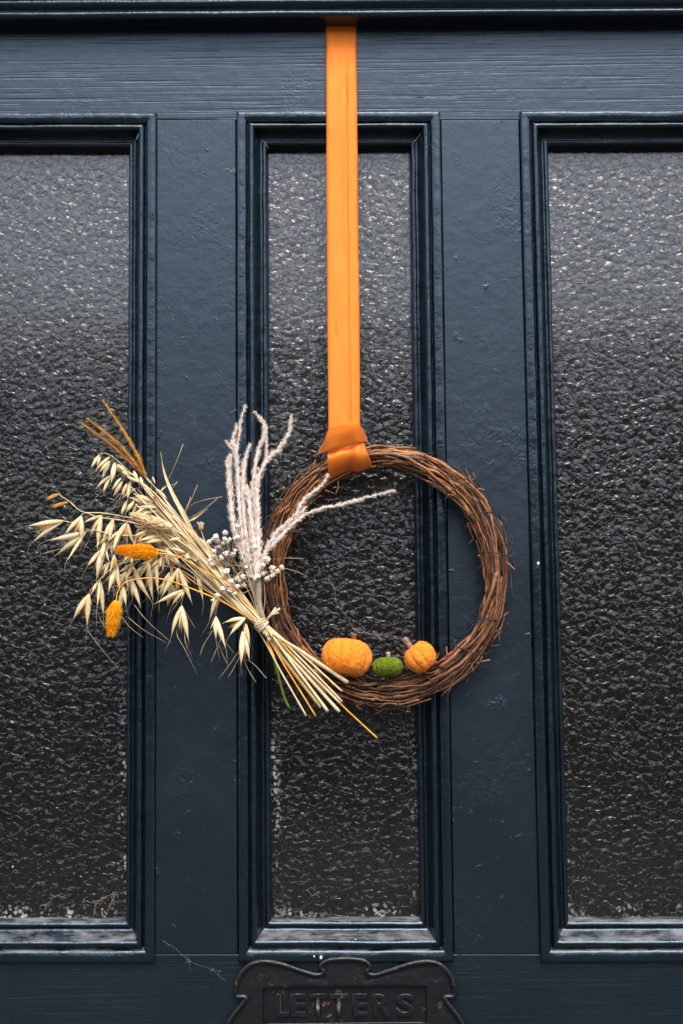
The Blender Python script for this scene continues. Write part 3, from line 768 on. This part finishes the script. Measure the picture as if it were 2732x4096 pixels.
# open spikelets
for a_, tips in [((305, 988), [(10, 1028), (48, 1167)]), ((440, 950), [(300, 1105), (446, 1172), (385, 1100)]), ((598, 945), [(448, 1008), (570, 1205), (505, 1125)]), ((468, 1075), [(178, 1140), (240, 1258), (318, 1318)]),
                 ((698, 975), [(598, 1168), (652, 1165), (705, 1080)]), ((802, 998), [(690, 1168), (862, 1188), (800, 1185)]), ((960, 1060), [(850, 1110), (880, 1160)]), ((745, 1060), [(650, 1150), (690, 1230)]), ((1060, 1080), [(900, 1050), (960, 1170)])]:
    S(K1, a_, *tips)
for a_, tips in [((640, 195), [(580, 392), (662, 372), (620, 330)]), ((748, 180), [(650, 250), (700, 300), (690, 215)]), ((738, 280), [(698, 402), (810, 495), (750, 420)]), ((752, 205), [(878, 438), (800, 330)]), ((862, 175), [(892, 445), (795, 290), (850, 330)]),
                 ((917, 162), [(930, 402), (878, 300), (905, 300)]), ((680, 338), [(654, 528), (705, 480), (675, 440)]), ((525, 293), [(458, 400), (546, 556), (500, 500)]), ((448, 395), [(330, 582), (432, 632), (470, 480)]),
                 ((1065, 213), [(942, 428), (1168, 468), (1060, 330)]), ((1190, 218), [(1243, 452), (1328, 378), (1183, 335)]), ((1115, 358), [(898, 464), (1020, 482), (1082, 435)]), ((1085, 475), [(1018, 697), (1142, 728), (1075, 645)]),
                 ((1352, 362), [(1282, 592), (1335, 500)]), ((1328, 550), [(1332, 722), (1402, 782), (1290, 640)]), ((1535, 560), [(1378, 597), (1420, 690)]), ((1540, 600), [(1568, 760), (1520, 720)]), ((1515, 655), [(1505, 902), (1568, 868)]),
                 ((1005, 240), [(950, 330), (1000, 400)]), ((560, 70), [(430, 195), (500, 300)]), ((840, 60), [(690, 140), (760, 150)]), ((620, 120), [(590, 260), (640, 220)]), ((985, 120), [(1080, 190), (1010, 200)]), ((1120, 110), [(1010, 70), (1030, 160)])]:
    S(K3, a_, *tips)
for i in range(44):          # crowd behind
    x = rnd(620, 1240); y = rnd(1010, 1440) + (x - 900) * .25; an = rnd(1.5, 2.7); L = rnd(90, 180)
    tips = [(x + L * math.cos(an), y + L * math.sin(an))]
    if random.random() < .6: a2 = an - rnd(.3, .7); tips.append((x + L * .9 * math.cos(a2), y + L * .9 * math.sin(a2)))
    S(K1, (x, y), *tips, fuzz=random.random() < .6)
stalk_defs = [(K1, [(572, 462), (655, 465), (760, 545), (900, 690), (1100, 910), (1330, 1190)]), (K1, [(690, 545), (800, 600), (960, 720), (1130, 890), (1330, 1130)]),
              (K1, [(800, 820), (890, 800), (1020, 870), (1180, 1060), (1400, 1310)]), (K1, [(260, 778), (340, 830), (450, 915), (600, 925), (810, 960), (1000, 1000), (1200, 1090), (1400, 1290)]),
              (K1, [(300, 988), (380, 995), (470, 925), (560, 955), (700, 975), (820, 995), (1000, 1050), (1250, 1170), (1450, 1360)]), (K1, [(470, 1075), (560, 1060), (700, 1100), (900, 1100), (1100, 1110), (1350, 1260)]),
              (K3, [(445, 400), (470, 350), (530, 285), (640, 195), (850, 150), (1100, 205), (1320, 370), (1500, 510)]), (K3, [(1085, 475), (1112, 360), (1070, 215), (1180, 205), (1350, 335), (1500, 480)]),
              (K3, [(1328, 550), (1352, 362), (1440, 440), (1540, 540)]), (K3, [(1520, 655), (1535, 560), (1580, 560), (1610, 590)]), (K3, [(680, 340), (740, 275), (900, 200), (1090, 230), (1300, 380), (1500, 520)]),
              (K3, [(560, 75), (700, 60), (900, 80), (1100, 150), (1350, 320)])]
STALKS = []
for i, (K, pts) in enumerate(stalk_defs):
    base = -.062 - .012 * ((i * 5) % 7) / 6
    n = len(pts)
    pp = [px(K, x, y, base - .004 * math.sin(j) + .012 * (1 - j / n)) for j, (x, y) in enumerate(pts)] + [tie_off(.005)]
    o, line = stalk('oat_stalk', pp, .00038, .0010, m_straw)
    STALKS.append((o, line))
for i, (K, a_, tips, fz) in enumerate(SPK):
    yd = -.064 + rnd(-.014, .012) if i < len(SPK) - 44 else -.050 + rnd(-.006, .006)
    A_ = px(K, *a_, yd); best = None
    for (so, line) in STALKS:
        for j, p in enumerate(line):
            d = (Vector((p.x, 0, p.z)) - Vector((A_.x, 0, A_.z))).length - .002 * (p.z > A_.z)
            if best is None or d < best[0]: best = (d, so, min(len(line) - 1, j + 2), line)
    _, so, j, line = best; q = line[j]
    A_.y = A_.y * .6 + q.y * .4
    mb = MB()
    for t_i, tp in enumerate(tips):
        B_ = px(K, *tp, A_.y - .004 + rnd(-.006, .006)); L = (B_ - A_).length
        wd = min(.0029, L * (.085 if fz else .105)) * rnd(.85, 1.15)
        if fz and t_i == 2: wd *= .6
        glume(mb, A_, B_, wd, rnd(-.5, .5), rnd(.1, .3))
        if not fz:     # closed pair
            pd = (B_ - A_).cross(Vector((0, 1, 0))).normalized()
            glume(mb, A_, A_.lerp(B_, rnd(.82, .96)) + pd * rnd(-.0022, .0022) + Vector((0, .001, 0)), wd * .9, rnd(-1, 1), .1)
        if random.random() < .6:      # awn
            e = B_ + (B_ - A_).normalized() * rnd(.006, .02) + Vector((rnd(-.006, .006), rnd(-.005, .005), rnd(-.008, .001)))
            mb.tube(catmull([A_.lerp(B_, .5), B_, e], 7), [.00028, .00026, .00024, .0002, .00016, .00012, .00006], 4, 2)
    if fz and len(tips) > 1:   # hairy florets inside
        C_ = sum((px(K, *t_, A_.y) for t_ in tips), Vector()) / len(tips)
        d = (C_ - A_)
        for h in range(110):
            s0 = A_ + d * rnd(0.08, .45); e = s0 + (d.normalized() + Vector((rnd(-1, 1), rnd(-1, 1), rnd(-1, 1))) * .35).normalized() * d.length * rnd(.25, .5)
            mb.hair(s0, e, .00016, 1)
        for t_ in range(2):
            glume(mb, A_ + d * .05, A_ + d * rnd(.7, .9) + Vector((rnd(-.003, .003), rnd(-.003, .003), 0)), .0012, rnd(-.5, .5), .1, 1)
    mid = A_.lerp(q, .5) + Vector((0, 0, .003))
    if (A_ - q).length > .001: mb.tube(catmull([A_, mid, q], 7), .00026, 4, 2)
    mb.build('oat_spikelet', [m_husk, m_tuft, m_awn], so)

# --- long awns and grass blades
for K, pts in [(K3, [(432, 630), (445, 660), (520, 760), (655, 918)]), (K3, [(762, 470), (850, 580), (1022, 735)]), (K3, [(718, 555), (820, 640), (988, 735)]), (K3, [(672, 550), (735, 630), (832, 702)]), (K3, [(1060, 640), (1062, 690), (1120, 790), (1203, 962)]),
               (K3, [(1110, 640), (1120, 740), (1168, 845)]), (K3, [(500, 500), (520, 560), (562, 635)]), (K3, [(1308, 650), (1250, 740), (1218, 822)]), (K3, [(1365, 700), (1330, 790), (1293, 875)]), (K3, [(1350, 750), (1380, 820), (1408, 882)]),
               (K3, [(1502, 778), (1430, 880), (1350, 988)]), (K3, [(1500, 820), (1460, 900), (1412, 982)]), (K3, [(1525, 850), (1560, 930), (1610, 1010)]), (K1, [(1240, 385), (1180, 540), (1110, 690), (1090, 740)]), (K1, [(1545, 798), (1420, 820), (1310, 858), (1270, 920)]),
               (K1, [(1510, 810), (1400, 900), (1280, 965)]), (K1, [(1430, 895), (1350, 940), (1270, 985)]), (K1, [(1195, 678), (1150, 750), (1170, 850)]), (K1, [(1352, 705), (1300, 830), (1250, 920)]), (K1, [(1300, 800), (1270, 880), (1240, 930)]),
               (K1, [(505, 885), (560, 800), (620, 740)]), (K1, [(690, 835), (740, 780), (790, 750)]), (K1, [(120, 1250), (300, 1200), (470, 1150)]), (K1, [(640, 900), (720, 880), (830, 820)]), (K3, [(1185, 632), (1130, 540), (1100, 480)]), (K3, [(1460, 810), (1420, 760), (1395, 730)]),
               (K4, [(260, 570), (180, 480), (110, 440)]), (K2, [(1040, 1425), (940, 1380), (800, 1345), (720, 1330)]), (K2, [(1010, 1285), (880, 1278), (760, 1290)])]:
    stalk('dry_awn', [px(K, x, y, -.062 + rnd(-.008, .006)) for x, y in pts], .00042, .00018, m_awn, sides=5)
def blade(K, pts, wpx, yd, mat=None):
    pp = catmull([px(K, x, y, yd + .003 * math.sin(i * 2)) for i, (x, y) in enumerate(pts)], 16); rows = []
    for i, p in enumerate(pp):
        t = i / 15; d = (pp[min(15, i + 1)] - pp[max(0, i - 1)]).normalized(); s = d.cross(Vector((0, 1, 0))).normalized()
        w_ = wpx * .5102 * .000275 / 2 * max(.04, math.sin(math.pi * min(1, t * .62 + .38 if t > .0 else .38)) if t > .4 else .45 + .55 * t / .4)
        rows.append([p - s * w_, p - s * w_ * .5 + Vector((0, .0006, 0)), p + Vector((0, .001, 0)), p + s * w_ * .5 + Vector((0, .0006, 0)), p + s * w_])
    mb = MB(); mb.grid(rows, 0, .00015); mb.build('grass_blade', mat or m_husk, bq)
blade(K1, [(1420, 1260), (1320, 1085), (1240, 930), (1150, 760), (1090, 600), (1064, 445)], 38, -.066)
blade(K1, [(1568, 1440), (1500, 1300), (1420, 1170), (1330, 1090)], 44, -.070)
blade(K1, [(1568, 1520), (1480, 1440), (1420, 1360), (1340, 1290)], 40, -.068)
blade(K1, [(1350, 1300), (1310, 1260), (1270, 1265), (1255, 1290)], 60, -.072)
blade(K1, [(1500, 1330), (1420, 1220), (1360, 1130), (1330, 1060)], 34, -.074)
blade(K1, [(1280, 1010), (1250, 940), (1270, 880), (1300, 810)], 16, -.064)
blade(K1, [(1260, 1000), (1340, 960), (1430, 895)], 18, -.064)
blade(K1, [(1060, 760), (1100, 720), (1195, 690)], 14, -.064)
blade(K3, [(1180, 330), (1080, 230), (990, 200), (900, 210)], 60, -.050, m_brownleaf)
blade(K3, [(640, 210), (590, 260), (540, 310)], 70, -.050, m_brownleaf)
blade(K3, [(1600, 640), (1500, 530), (1420, 470), (1330, 440)], 50, -.052, m_brownleaf)
# --- thin dark spikelets far left, rose hip, straw daisy, canary-grass head
for a_, b_ in [((275, 775), (160, 812)), ((340, 842), (200, 872))]:
    mb = MB(); A_ = px(K1, *a_, -.058); B_ = px(K1, *b_, -.060); glume(mb, A_, B_, .0016, 0); glume(mb, A_, B_ + Vector((0, 0, -.002)), .0014, .4)
    for h in range(40):
        s0 = A_.lerp(B_, rnd(.1, .9)); mb.hair(s0, s0 + (B_ - A_).normalized() * .004 + Vector((rnd(-1, 1), rnd(-1, 1), rnd(-1, 1))) * .0022, .00012)
    mb.build('small_seed_head', m_fox, bq)
stalk('dry_awn', [px(K1, 335, 845, -.058), px(K1, 350, 835, -.06), px(K1, 400, 870, -.06)], .0003, .0003, m_awn)
def ball(name, c, r_, mat, lump=.0, sub=2, parent=None):
    bm = bmesh.new(); bmesh.ops.create_icosphere(bm, subdivisions=sub, radius=1.0)
    mb = MB(); mb.add([c + v.co * r_ * (1 + lump * nz(v.co * 2.4 + c * 300)) for v in bm.verts], [tuple(v.index for v in f.verts) for f in bm.faces]); bm.free()
    return mb.build(name, mat, parent or bq)
ball('rose_hip', px(K1, 1015, 800, -.074), .0018, m_berry, .1)
stalk('straw_stem', [px(K1, 1015, 800, -.073), px(K1, 1080, 890, -.070), px(K1, 1200, 1010, -.066), px(K1, 1400, 1250, -.062)], .0004, .0005, simple('red_stem', (0.25, 0.08, 0.03), (0.4, 0.15, 0.06), 80, 0.5), sides=5)
mb = MB(); c = px(K1, 1380, 1040, -.072); upv = Vector((0, -.25, 1)).normalized()
for k in range(26):
    an = 2 * math.pi * k / 26 + rnd(-.1, .1); o_ = Vector((math.cos(an), math.sin(an) * .8, 0)); tl = rnd(.0050, .0068)
    b_ = c + o_ * rnd(.0010, .0026); e = b_ + (upv + o_ * rnd(.15, .45)).normalized() * tl; s = o_.cross(upv).normalized() * .0008
    mb.add([b_ - s, b_ + s, e + s * .6, e - s * .6], [(0, 1, 2, 3)])
d_ = mb.build('straw_daisy', m_white, bq)
mb = MB(); mb.tube([c + upv * (-.0035), c + upv * (-.002), c, c + upv * .002], [.0007, .0024, .0030, .0026], 10); mb.build('calyx', m_fox, d_)
stalk('straw_stem', [c - upv * .003, px(K1, 1430, 1200, -.068), px(K1, 1520, 1380, -.064), TIE], .0005, .0007, m_straw)
mb = MB(); A_ = px(K1, 1150, 1040, -.078); B_ = px(K1, 852, 948, -.080); d = (B_ - A_); dn = d.normalized()
for h in range(330):
    t = random.random(); rr = .0062 * math.sin(math.pi * (t * .86 + .1)) ** .6; an = rnd(0, 6.283)
    s = dn.cross(Vector((0, 1, 0))).normalized(); n2 = s.cross(dn)
    o_ = s * math.cos(an) + n2 * math.sin(an); p = A_ + d * t + o_ * rr * .75
    e = p + (dn * 1.0 + o_ * .38).normalized() * .0058; q = o_.cross(dn).normalized() * .0010
    mb.add([p, p.lerp(e, .45) + q + o_ * .0003, e, p.lerp(e, .45) - q + o_ * .0003, p.lerp(e, .45) + o_ * .0009], [(0, 1, 4), (1, 2, 4), (2, 3, 4), (3, 0, 4)])
mb.tube([A_, A_ + d * .5, B_ - d * .06], [.0035, .0045, .001], 8)
mb.build('canary_grass_head', m_husk, bq, smooth=False)
stalk('straw_stem', [A_, px(K1, 1300, 1150, -.072), px(K1, 1450, 1330, -.066), TIE], .0007, .0008, m_straw)

# --- amber foxtails
def hairy(name, pts, core, hairl, n, mat, wd, spread, taper):
    pp = catmull(pts, 40); mb = MB(); N = len(pp)
    mb.tube(pp, [core * taper(i / (N - 1)) + .0002 for i in range(N)], 8)
    for _ in range(n):
        t = random.random(); k = t * (N - 1); i = min(int(k), N - 2); p = pp[i].lerp(pp[i + 1], k - i); dn = (pp[i + 1] - pp[i]).normalized()
        o_ = Vector((rnd(-1, 1), rnd(-1, 1), rnd(-1, 1))); o_ = (o_ - dn * o_.dot(dn)).normalized()
        s0 = p + o_ * core * taper(t) * .9; e = s0 + (dn + o_ * spread * rnd(.5, 1.3)).normalized() * hairl * (rnd(.45, .9) if random.random() < .8 else rnd(.9, 1.3)) * (.35 + .65 * taper(t))
        mb.hair(s0, e, wd)
    return mb.build(name, mat, bq), pp
tp = lambda t: .25 + .75 * min(1, t * 6) * (1 - t ** 2.5 * .8)
hairy('foxtail_grass', [px(K1, 955, 648, -.066), px(K1, 870, 450, -.068), px(K1, 760, 265, -.070), px(K1, 612, 45, -.072)], .0009, .0066, 900, m_fox, .00020, .68, tp)
hairy('foxtail_grass', [px(K1, 948, 645, -.064), px(K1, 820, 480, -.064), px(K1, 690, 345, -.066), px(K1, 490, 185, -.066)], .0009, .0066, 900, m_fox, .00020, .68, tp)
hairy('foxtail_grass', [px(K1, 940, 642, -.062), px(K1, 800, 500, -.062), px(K1, 650, 370, -.062), px(K1, 440, 217, -.062)], .0009, .0066, 850, m_fox, .00020, .68, tp)
for e in ((955, 648), (948, 645), (940, 642)):
    stalk('straw_stem', [px(K1, *e, -.065), px(K1, 1080, 800, -.064), px(K1, 1300, 1130, -.063), tie_off(.004)], .0005, .0007, m_straw)
# --- dyed bunny tails
tb = lambda t: min(1, .55 + t * 3.0) * (1 - .72 * max(0, (t - .35) / .65) ** 1.3)
for pts, core, st in [([px(K1, 1045, 1245, -.084), px(K1, 950, 1232, -.086), px(K1, 830, 1225, -.086), px(K1, 735, 1212, -.086)], .0066, [px(K1, 1040, 1240, -.084), px(K3, 1060, 130, -.082), px(K3, 1200, 205, -.078), px(K3, 1400, 325, -.072), px(K3, 1540, 450, -.068), TIE]),
                      ([px(K3, 636, 440, -.080), px(K3, 622, 520, -.081), px(K3, 610, 600, -.081), px(K3, 602, 672, -.081)], .0056, [px(K3, 636, 442, -.080), px(K3, 645, 385, -.081), px(K3, 700, 312, -.083), px(K3, 850, 283, -.084), px(K3, 1000, 300, -.082), px(K3, 1200, 372, -.078), px(K3, 1400, 460, -.072), px(K3, 1560, 565, -.067), TIE])]:
    o, _ = hairy('bunny_tail', pts, core * .78, .0092, 4600, m_bunny, .00024, .80, tb)
    stalk('orange_stem', st, .0007, .0009, m_ostem)
# --- bleached plumes
def plume(pts, w0, w1, dens=1.0):
    w0 *= .95; w1 *= 1.0
    L = length(pts); n = max(10, int(L / .004)); pp = catmull(pts, n); mb = MB()
    mb.tube(pp, [max(.0004, (w0 + (w1 - w0) * i / n) * .58 * (1 + .6 * nz((i * .9, w0 * 900, 2)))) * min(1, (n - i) / (.2 * n) * .8 + .1) for i in range(n)], 7, 0)
    cnt = int(L / .00042 * dens)
    for h in range(cnt):
        t = random.random(); k = t * (n - 1); i = min(int(k), n - 2); p = pp[i].lerp(pp[i + 1], k - i); dn = (pp[i + 1] - pp[i]).normalized()
        wd = (w0 + (w1 - w0) * t) * (.75 + .5 * (nz((t * L * 160, w0 * 900, 2)) + .5)) * (1 if t < .80 else (1 - t) / .20 * .75 + .25)
        o_ = Vector((rnd(-1, 1), rnd(-1, 1), rnd(-1, 1))); o_ = (o_ - dn * o_.dot(dn)).normalized()
        b_ = p + o_ * wd * rnd(.3, .85); ln = rnd(.0030, .0068) * (.6 + .4 * wd / .003); e = b_ + (dn + o_ * rnd(.25, .75)).normalized() * ln
        q = o_.cross(dn).normalized() * rnd(.0004, .0008); mm = b_.lerp(e, .45)
        mb.add([b_, mm + q, e, mm - q, mm + o_ * .0006], [(0, 1, 4), (1, 2, 4), (2, 3, 4), (3, 0, 4)])
        for _q in range(4):
            a2 = p + o_ * wd * .6; mb.hair(a2, a2 + (dn * .7 + o_ * .7 + Vector((rnd(-1, 1), rnd(-1, 1), rnd(-1, 1))) * .6).normalized() * rnd(.0022, .0058), .00013)
    mb.build('bleached_plume', [m_plume, m_plume_stem], bq, smooth=False)
def PL(pts, y0, y1, w0, w1, d=1.0):
    n = len(pts); plume([px(K2, x, y, y0 + (y1 - y0) * i / (n - 1)) for i, (x, y) in enumerate(pts)], w0, w1, d)
PL([(590, 1430), (520, 1220), (455, 1000), (435, 780), (425, 640), (440, 470)], -.062, -.058, .0040, .0016)
PL([(600, 1430), (545, 1200), (510, 900), (495, 640), (478, 430), (455, 370), (488, 228)], -.064, -.056, .0040, .0013)
PL([(470, 500), (500, 340), (515, 210), (548, 88)], -.058, -.056, .0014, .0009, .8)
PL([(490, 480), (450, 425), (405, 365)], -.057, -.060, .0015, .0008)
PL([(610, 1430), (570, 1200), (540, 900), (535, 700), (545, 540), (586, 385)], -.066, -.060, .0042, .0014)
PL([(625, 1440), (600, 1200), (585, 950), (600, 780), (625, 600), (655, 430), (705, 300), (690, 215), (628, 135)], -.064, -.054, .0040, .0011)
PL([(690, 600), (715, 490), (716, 400), (708, 300)], -.058, -.056, .0014, .0011)
PL([(635, 1440), (640, 1200), (635, 950), (625, 780), (665, 620), (740, 490), (825, 415), (895, 290), (910, 172)], -.066, -.060, .0042, .0012)
PL([(650, 1440), (655, 1200), (650, 950), (645, 760), (640, 650)], -.070, -.064, .0040, .0022)
PL([(640, 1440), (625, 1200), (600, 1000), (575, 800), (560, 720)], -.072, -.066, .0040, .0022)
PL([(600, 1400), (500, 1150), (450, 950), (440, 800), (415, 560), (430, 480)], -.060, -.056, .0038, .0018)
PL([(620, 1420), (560, 1150), (530, 950), (500, 740), (490, 560)], -.060, -.058, .0040, .0018)
PL([(645, 1440), (690, 1265), (740, 1165), (800, 1075), (890, 990), (960, 920), (1000, 830), (1100, 750), (1165, 690), (1196, 630)], -.064, -.056, .0024, .0011)
PL([(830, 1065), (950, 955), (1022, 885)], -.060, -.058, .0020, .0012)
PL([(650, 1440), (700, 1255), (765, 1170), (870, 1070), (1000, 950), (1150, 890), (1280, 865), (1400, 832), (1560, 790), (1716, 752)], -.066, -.058, .0026, .0010)
stalk('plume_stem', [px(K2, 640, 1420, -.066), px(K2, 655, 1500, -.066), px(K2, 660, 1640, -.064), TIE + SIDE * .004], .0040, .0026, m_plume_stem)
stalk('plume_stem', [px(K2, 600, 1410, -.063), px(K2, 640, 1560, -.063), TIE + SIDE * .003], .0022, .0020, m_plume_stem)
stalk('plume_stem', [px(K2, 560, 1380, -.062), px(K2, 625, 1590, -.062), TIE], .0014, .0014, m_straw)
# --- small white blossoms
BL = [(395, 1080, 18), (320, 1118, 20), (298, 1132, 14), (265, 1152, 16), (250, 1172, 13), (335, 1146, 16), (390, 1132, 16), (405, 1152, 18), (430, 1130, 14), (375, 1165, 14), (305, 1226, 17), (325, 1196, 16), (345, 1190, 14), (400, 1245, 18),
      (425, 1230, 9), (455, 1250, 19), (470, 1220, 12), (418, 1255, 12), (360, 1277, 20), (300, 1265, 17), (275, 1295, 18), (290, 1325, 19), (285, 1352, 17), (250, 1322, 12), (268, 1300, 12), (405, 1380, 20), (485, 1030, 18), (490, 1112, 19), (465, 1125, 14),
      (575, 1225, 17), (610, 1190, 16), (660, 1215, 17), (632, 1195, 16), (650, 1340, 17), (685, 1335, 18), (720, 1292, 24), (620, 1230, 15), (838, 1352, 18), (765, 1362, 20), (805, 1382, 17), (775, 1408, 18), (740, 1432, 18), (710, 1392, 11), (755, 1420, 14),
      (722, 1440, 15), (535, 1425, 18), (490, 1440, 15), (505, 1457, 16), (440, 1465, 20), (490, 1502, 20), (540, 1490, 18), (515, 1495, 16), (370, 1520, 18), (430, 1532, 19), (690, 1400, 14), (640, 1390, 17), (655, 1425, 15), (625, 1445, 14), (385, 1385, 14), (330, 1575, 17),
      (300, 1610, 15), (470, 1560, 14), (560, 1350, 14), (590, 1300, 14)]
hub = [px(K2, 520, 1380, -.068), px(K2, 440, 1330, -.066), px(K2, 640, 1500, -.066), px(K2, 700, 1480, -.060)]
for i, (x, y, r_) in enumerate(BL):
    c = px(K2, x, y, -.074 + rnd(-.008, .010)); rr = r_ * .5102 * .000275 * rnd(.8, 1.15)
    bm = bmesh.new(); bmesh.ops.create_icosphere(bm, subdivisions=3, radius=1.0); mb = MB()
    mb.add([c + Vector(v.co) * rr * (1 + .95 * nz(v.co * 2.0 + c * 400) + .35 * nz(v.co * 5 + c * 100)) for v in bm.verts], [tuple(v.index for v in f.verts) for f in bm.faces]); bm.free()
    h = min(hub, key=lambda q: (q - c).length); mid = c.lerp(h, .5) + Vector((rnd(-.003, .003), rnd(-.002, .002), rnd(-.003, .003)))
    mb.tube(catmull([c, mid, h], 8), .00028, 4, 1)
    mb.build('small_white_blossom', [m_white, m_awn], bq)
for h in hub: stalk('blossom_stem', [h, h.lerp(TIE, .5) + Vector((.002, 0, .004)), TIE], .0005, .0006, m_awn, sides=5)
for i in range(26):          # fine wiry twiglets among the blossoms
    x, y, _ = random.choice(BL); h = random.choice(hub); c = px(K2, x + rnd(-40, 40), y + rnd(-40, 40), -.070)
    stalk('dry_awn', [h, h.lerp(c, .6) + Vector((rnd(-.004, .004), 0, rnd(-.004, .004))), c], .00026, .0001, m_awn, sides=4, n=8)

# ------------------------------------------------------------------ cobwebs
def web(label, paths, yd, n_side=10, wr=.00015):
    p0 = P(*paths[0][0], yd); t = thing('cobweb', p0, label, 'cobweb')
    for pts in paths:
        pp = catmull([P(x, y, yd) for x, y in pts], 40)
        pp = [p + Vector((nz(p * 260), nz(p * 200 + Vector((4, 0, 0))), nz(p * 260 + Vector((9, 0, 0))))) * .0012 for p in pp]
        mb = MB(); mb.tube(pp, [wr * (1 + .9 * nz(p * 150)) + .00005 for p in pp], 4)
        for _ in range(n_side):
            a_ = random.choice(pp); e = a_ + Vector((rnd(-1, 1), rnd(-.1, .1), rnd(-1, .6))) * rnd(.002, .007)
            mb.tube(catmull([a_, a_.lerp(e, .5) + Vector((rnd(-1, 1), 0, rnd(-1, 1))) * .0012, e], 6), .00013, 4)
        mb.build('strand', m_web, t)
web('tangled dusty cobweb strand across the glass above the pumpkins', [[K4(690, 0), K4(700, 100), K4(770, 190), K4(812, 262), K4(870, 284), K4(930, 290), K4(1000, 300), K4(1095, 328)], [K4(640, -60), K4(672, -20), K4(690, 10)], [K4(930, 282), K4(960, 300), K4(985, 330)], [K4(800, 255), K4(860, 272), K4(930, 298), K4(1010, 290), K4(1085, 322)]], .010, 26)
kk = crop(0, 3400, .6378)
web('thin cobweb threads on the stile left of the letter plate', [[kk(1020, 568), kk(1110, 625), kk(1190, 695), kk(1320, 750), kk(1425, 835)], [kk(1165, 650), kk(1190, 700), kk(1190, 760)], [kk(1320, 750), kk(1390, 760)]], -.002, 4, .00004)
web('dusty cobweb tufts in the bottom corner of the left glass panel', [[kk(725, 260), kk(690, 285), kk(640, 300), kk(590, 330), kk(520, 310)], [kk(725, 275), kk(700, 320), kk(690, 350)], [kk(400, 300), kk(360, 285), kk(300, 330), kk(255, 355)], [kk(640, 300), kk(600, 350), kk(585, 400)]], .024, 22)
web('wispy cobweb in the bottom left corner of the middle glass panel', [[K6(375, 120), K6(400, 150), K6(430, 140), K6(420, 180)], [K6(380, 180), K6(420, 150), K6(430, 115)], [K6(520, 165), K6(590, 155)], [K6(570, 10), K6(600, 45), K6(640, 20)]], .024, 12)
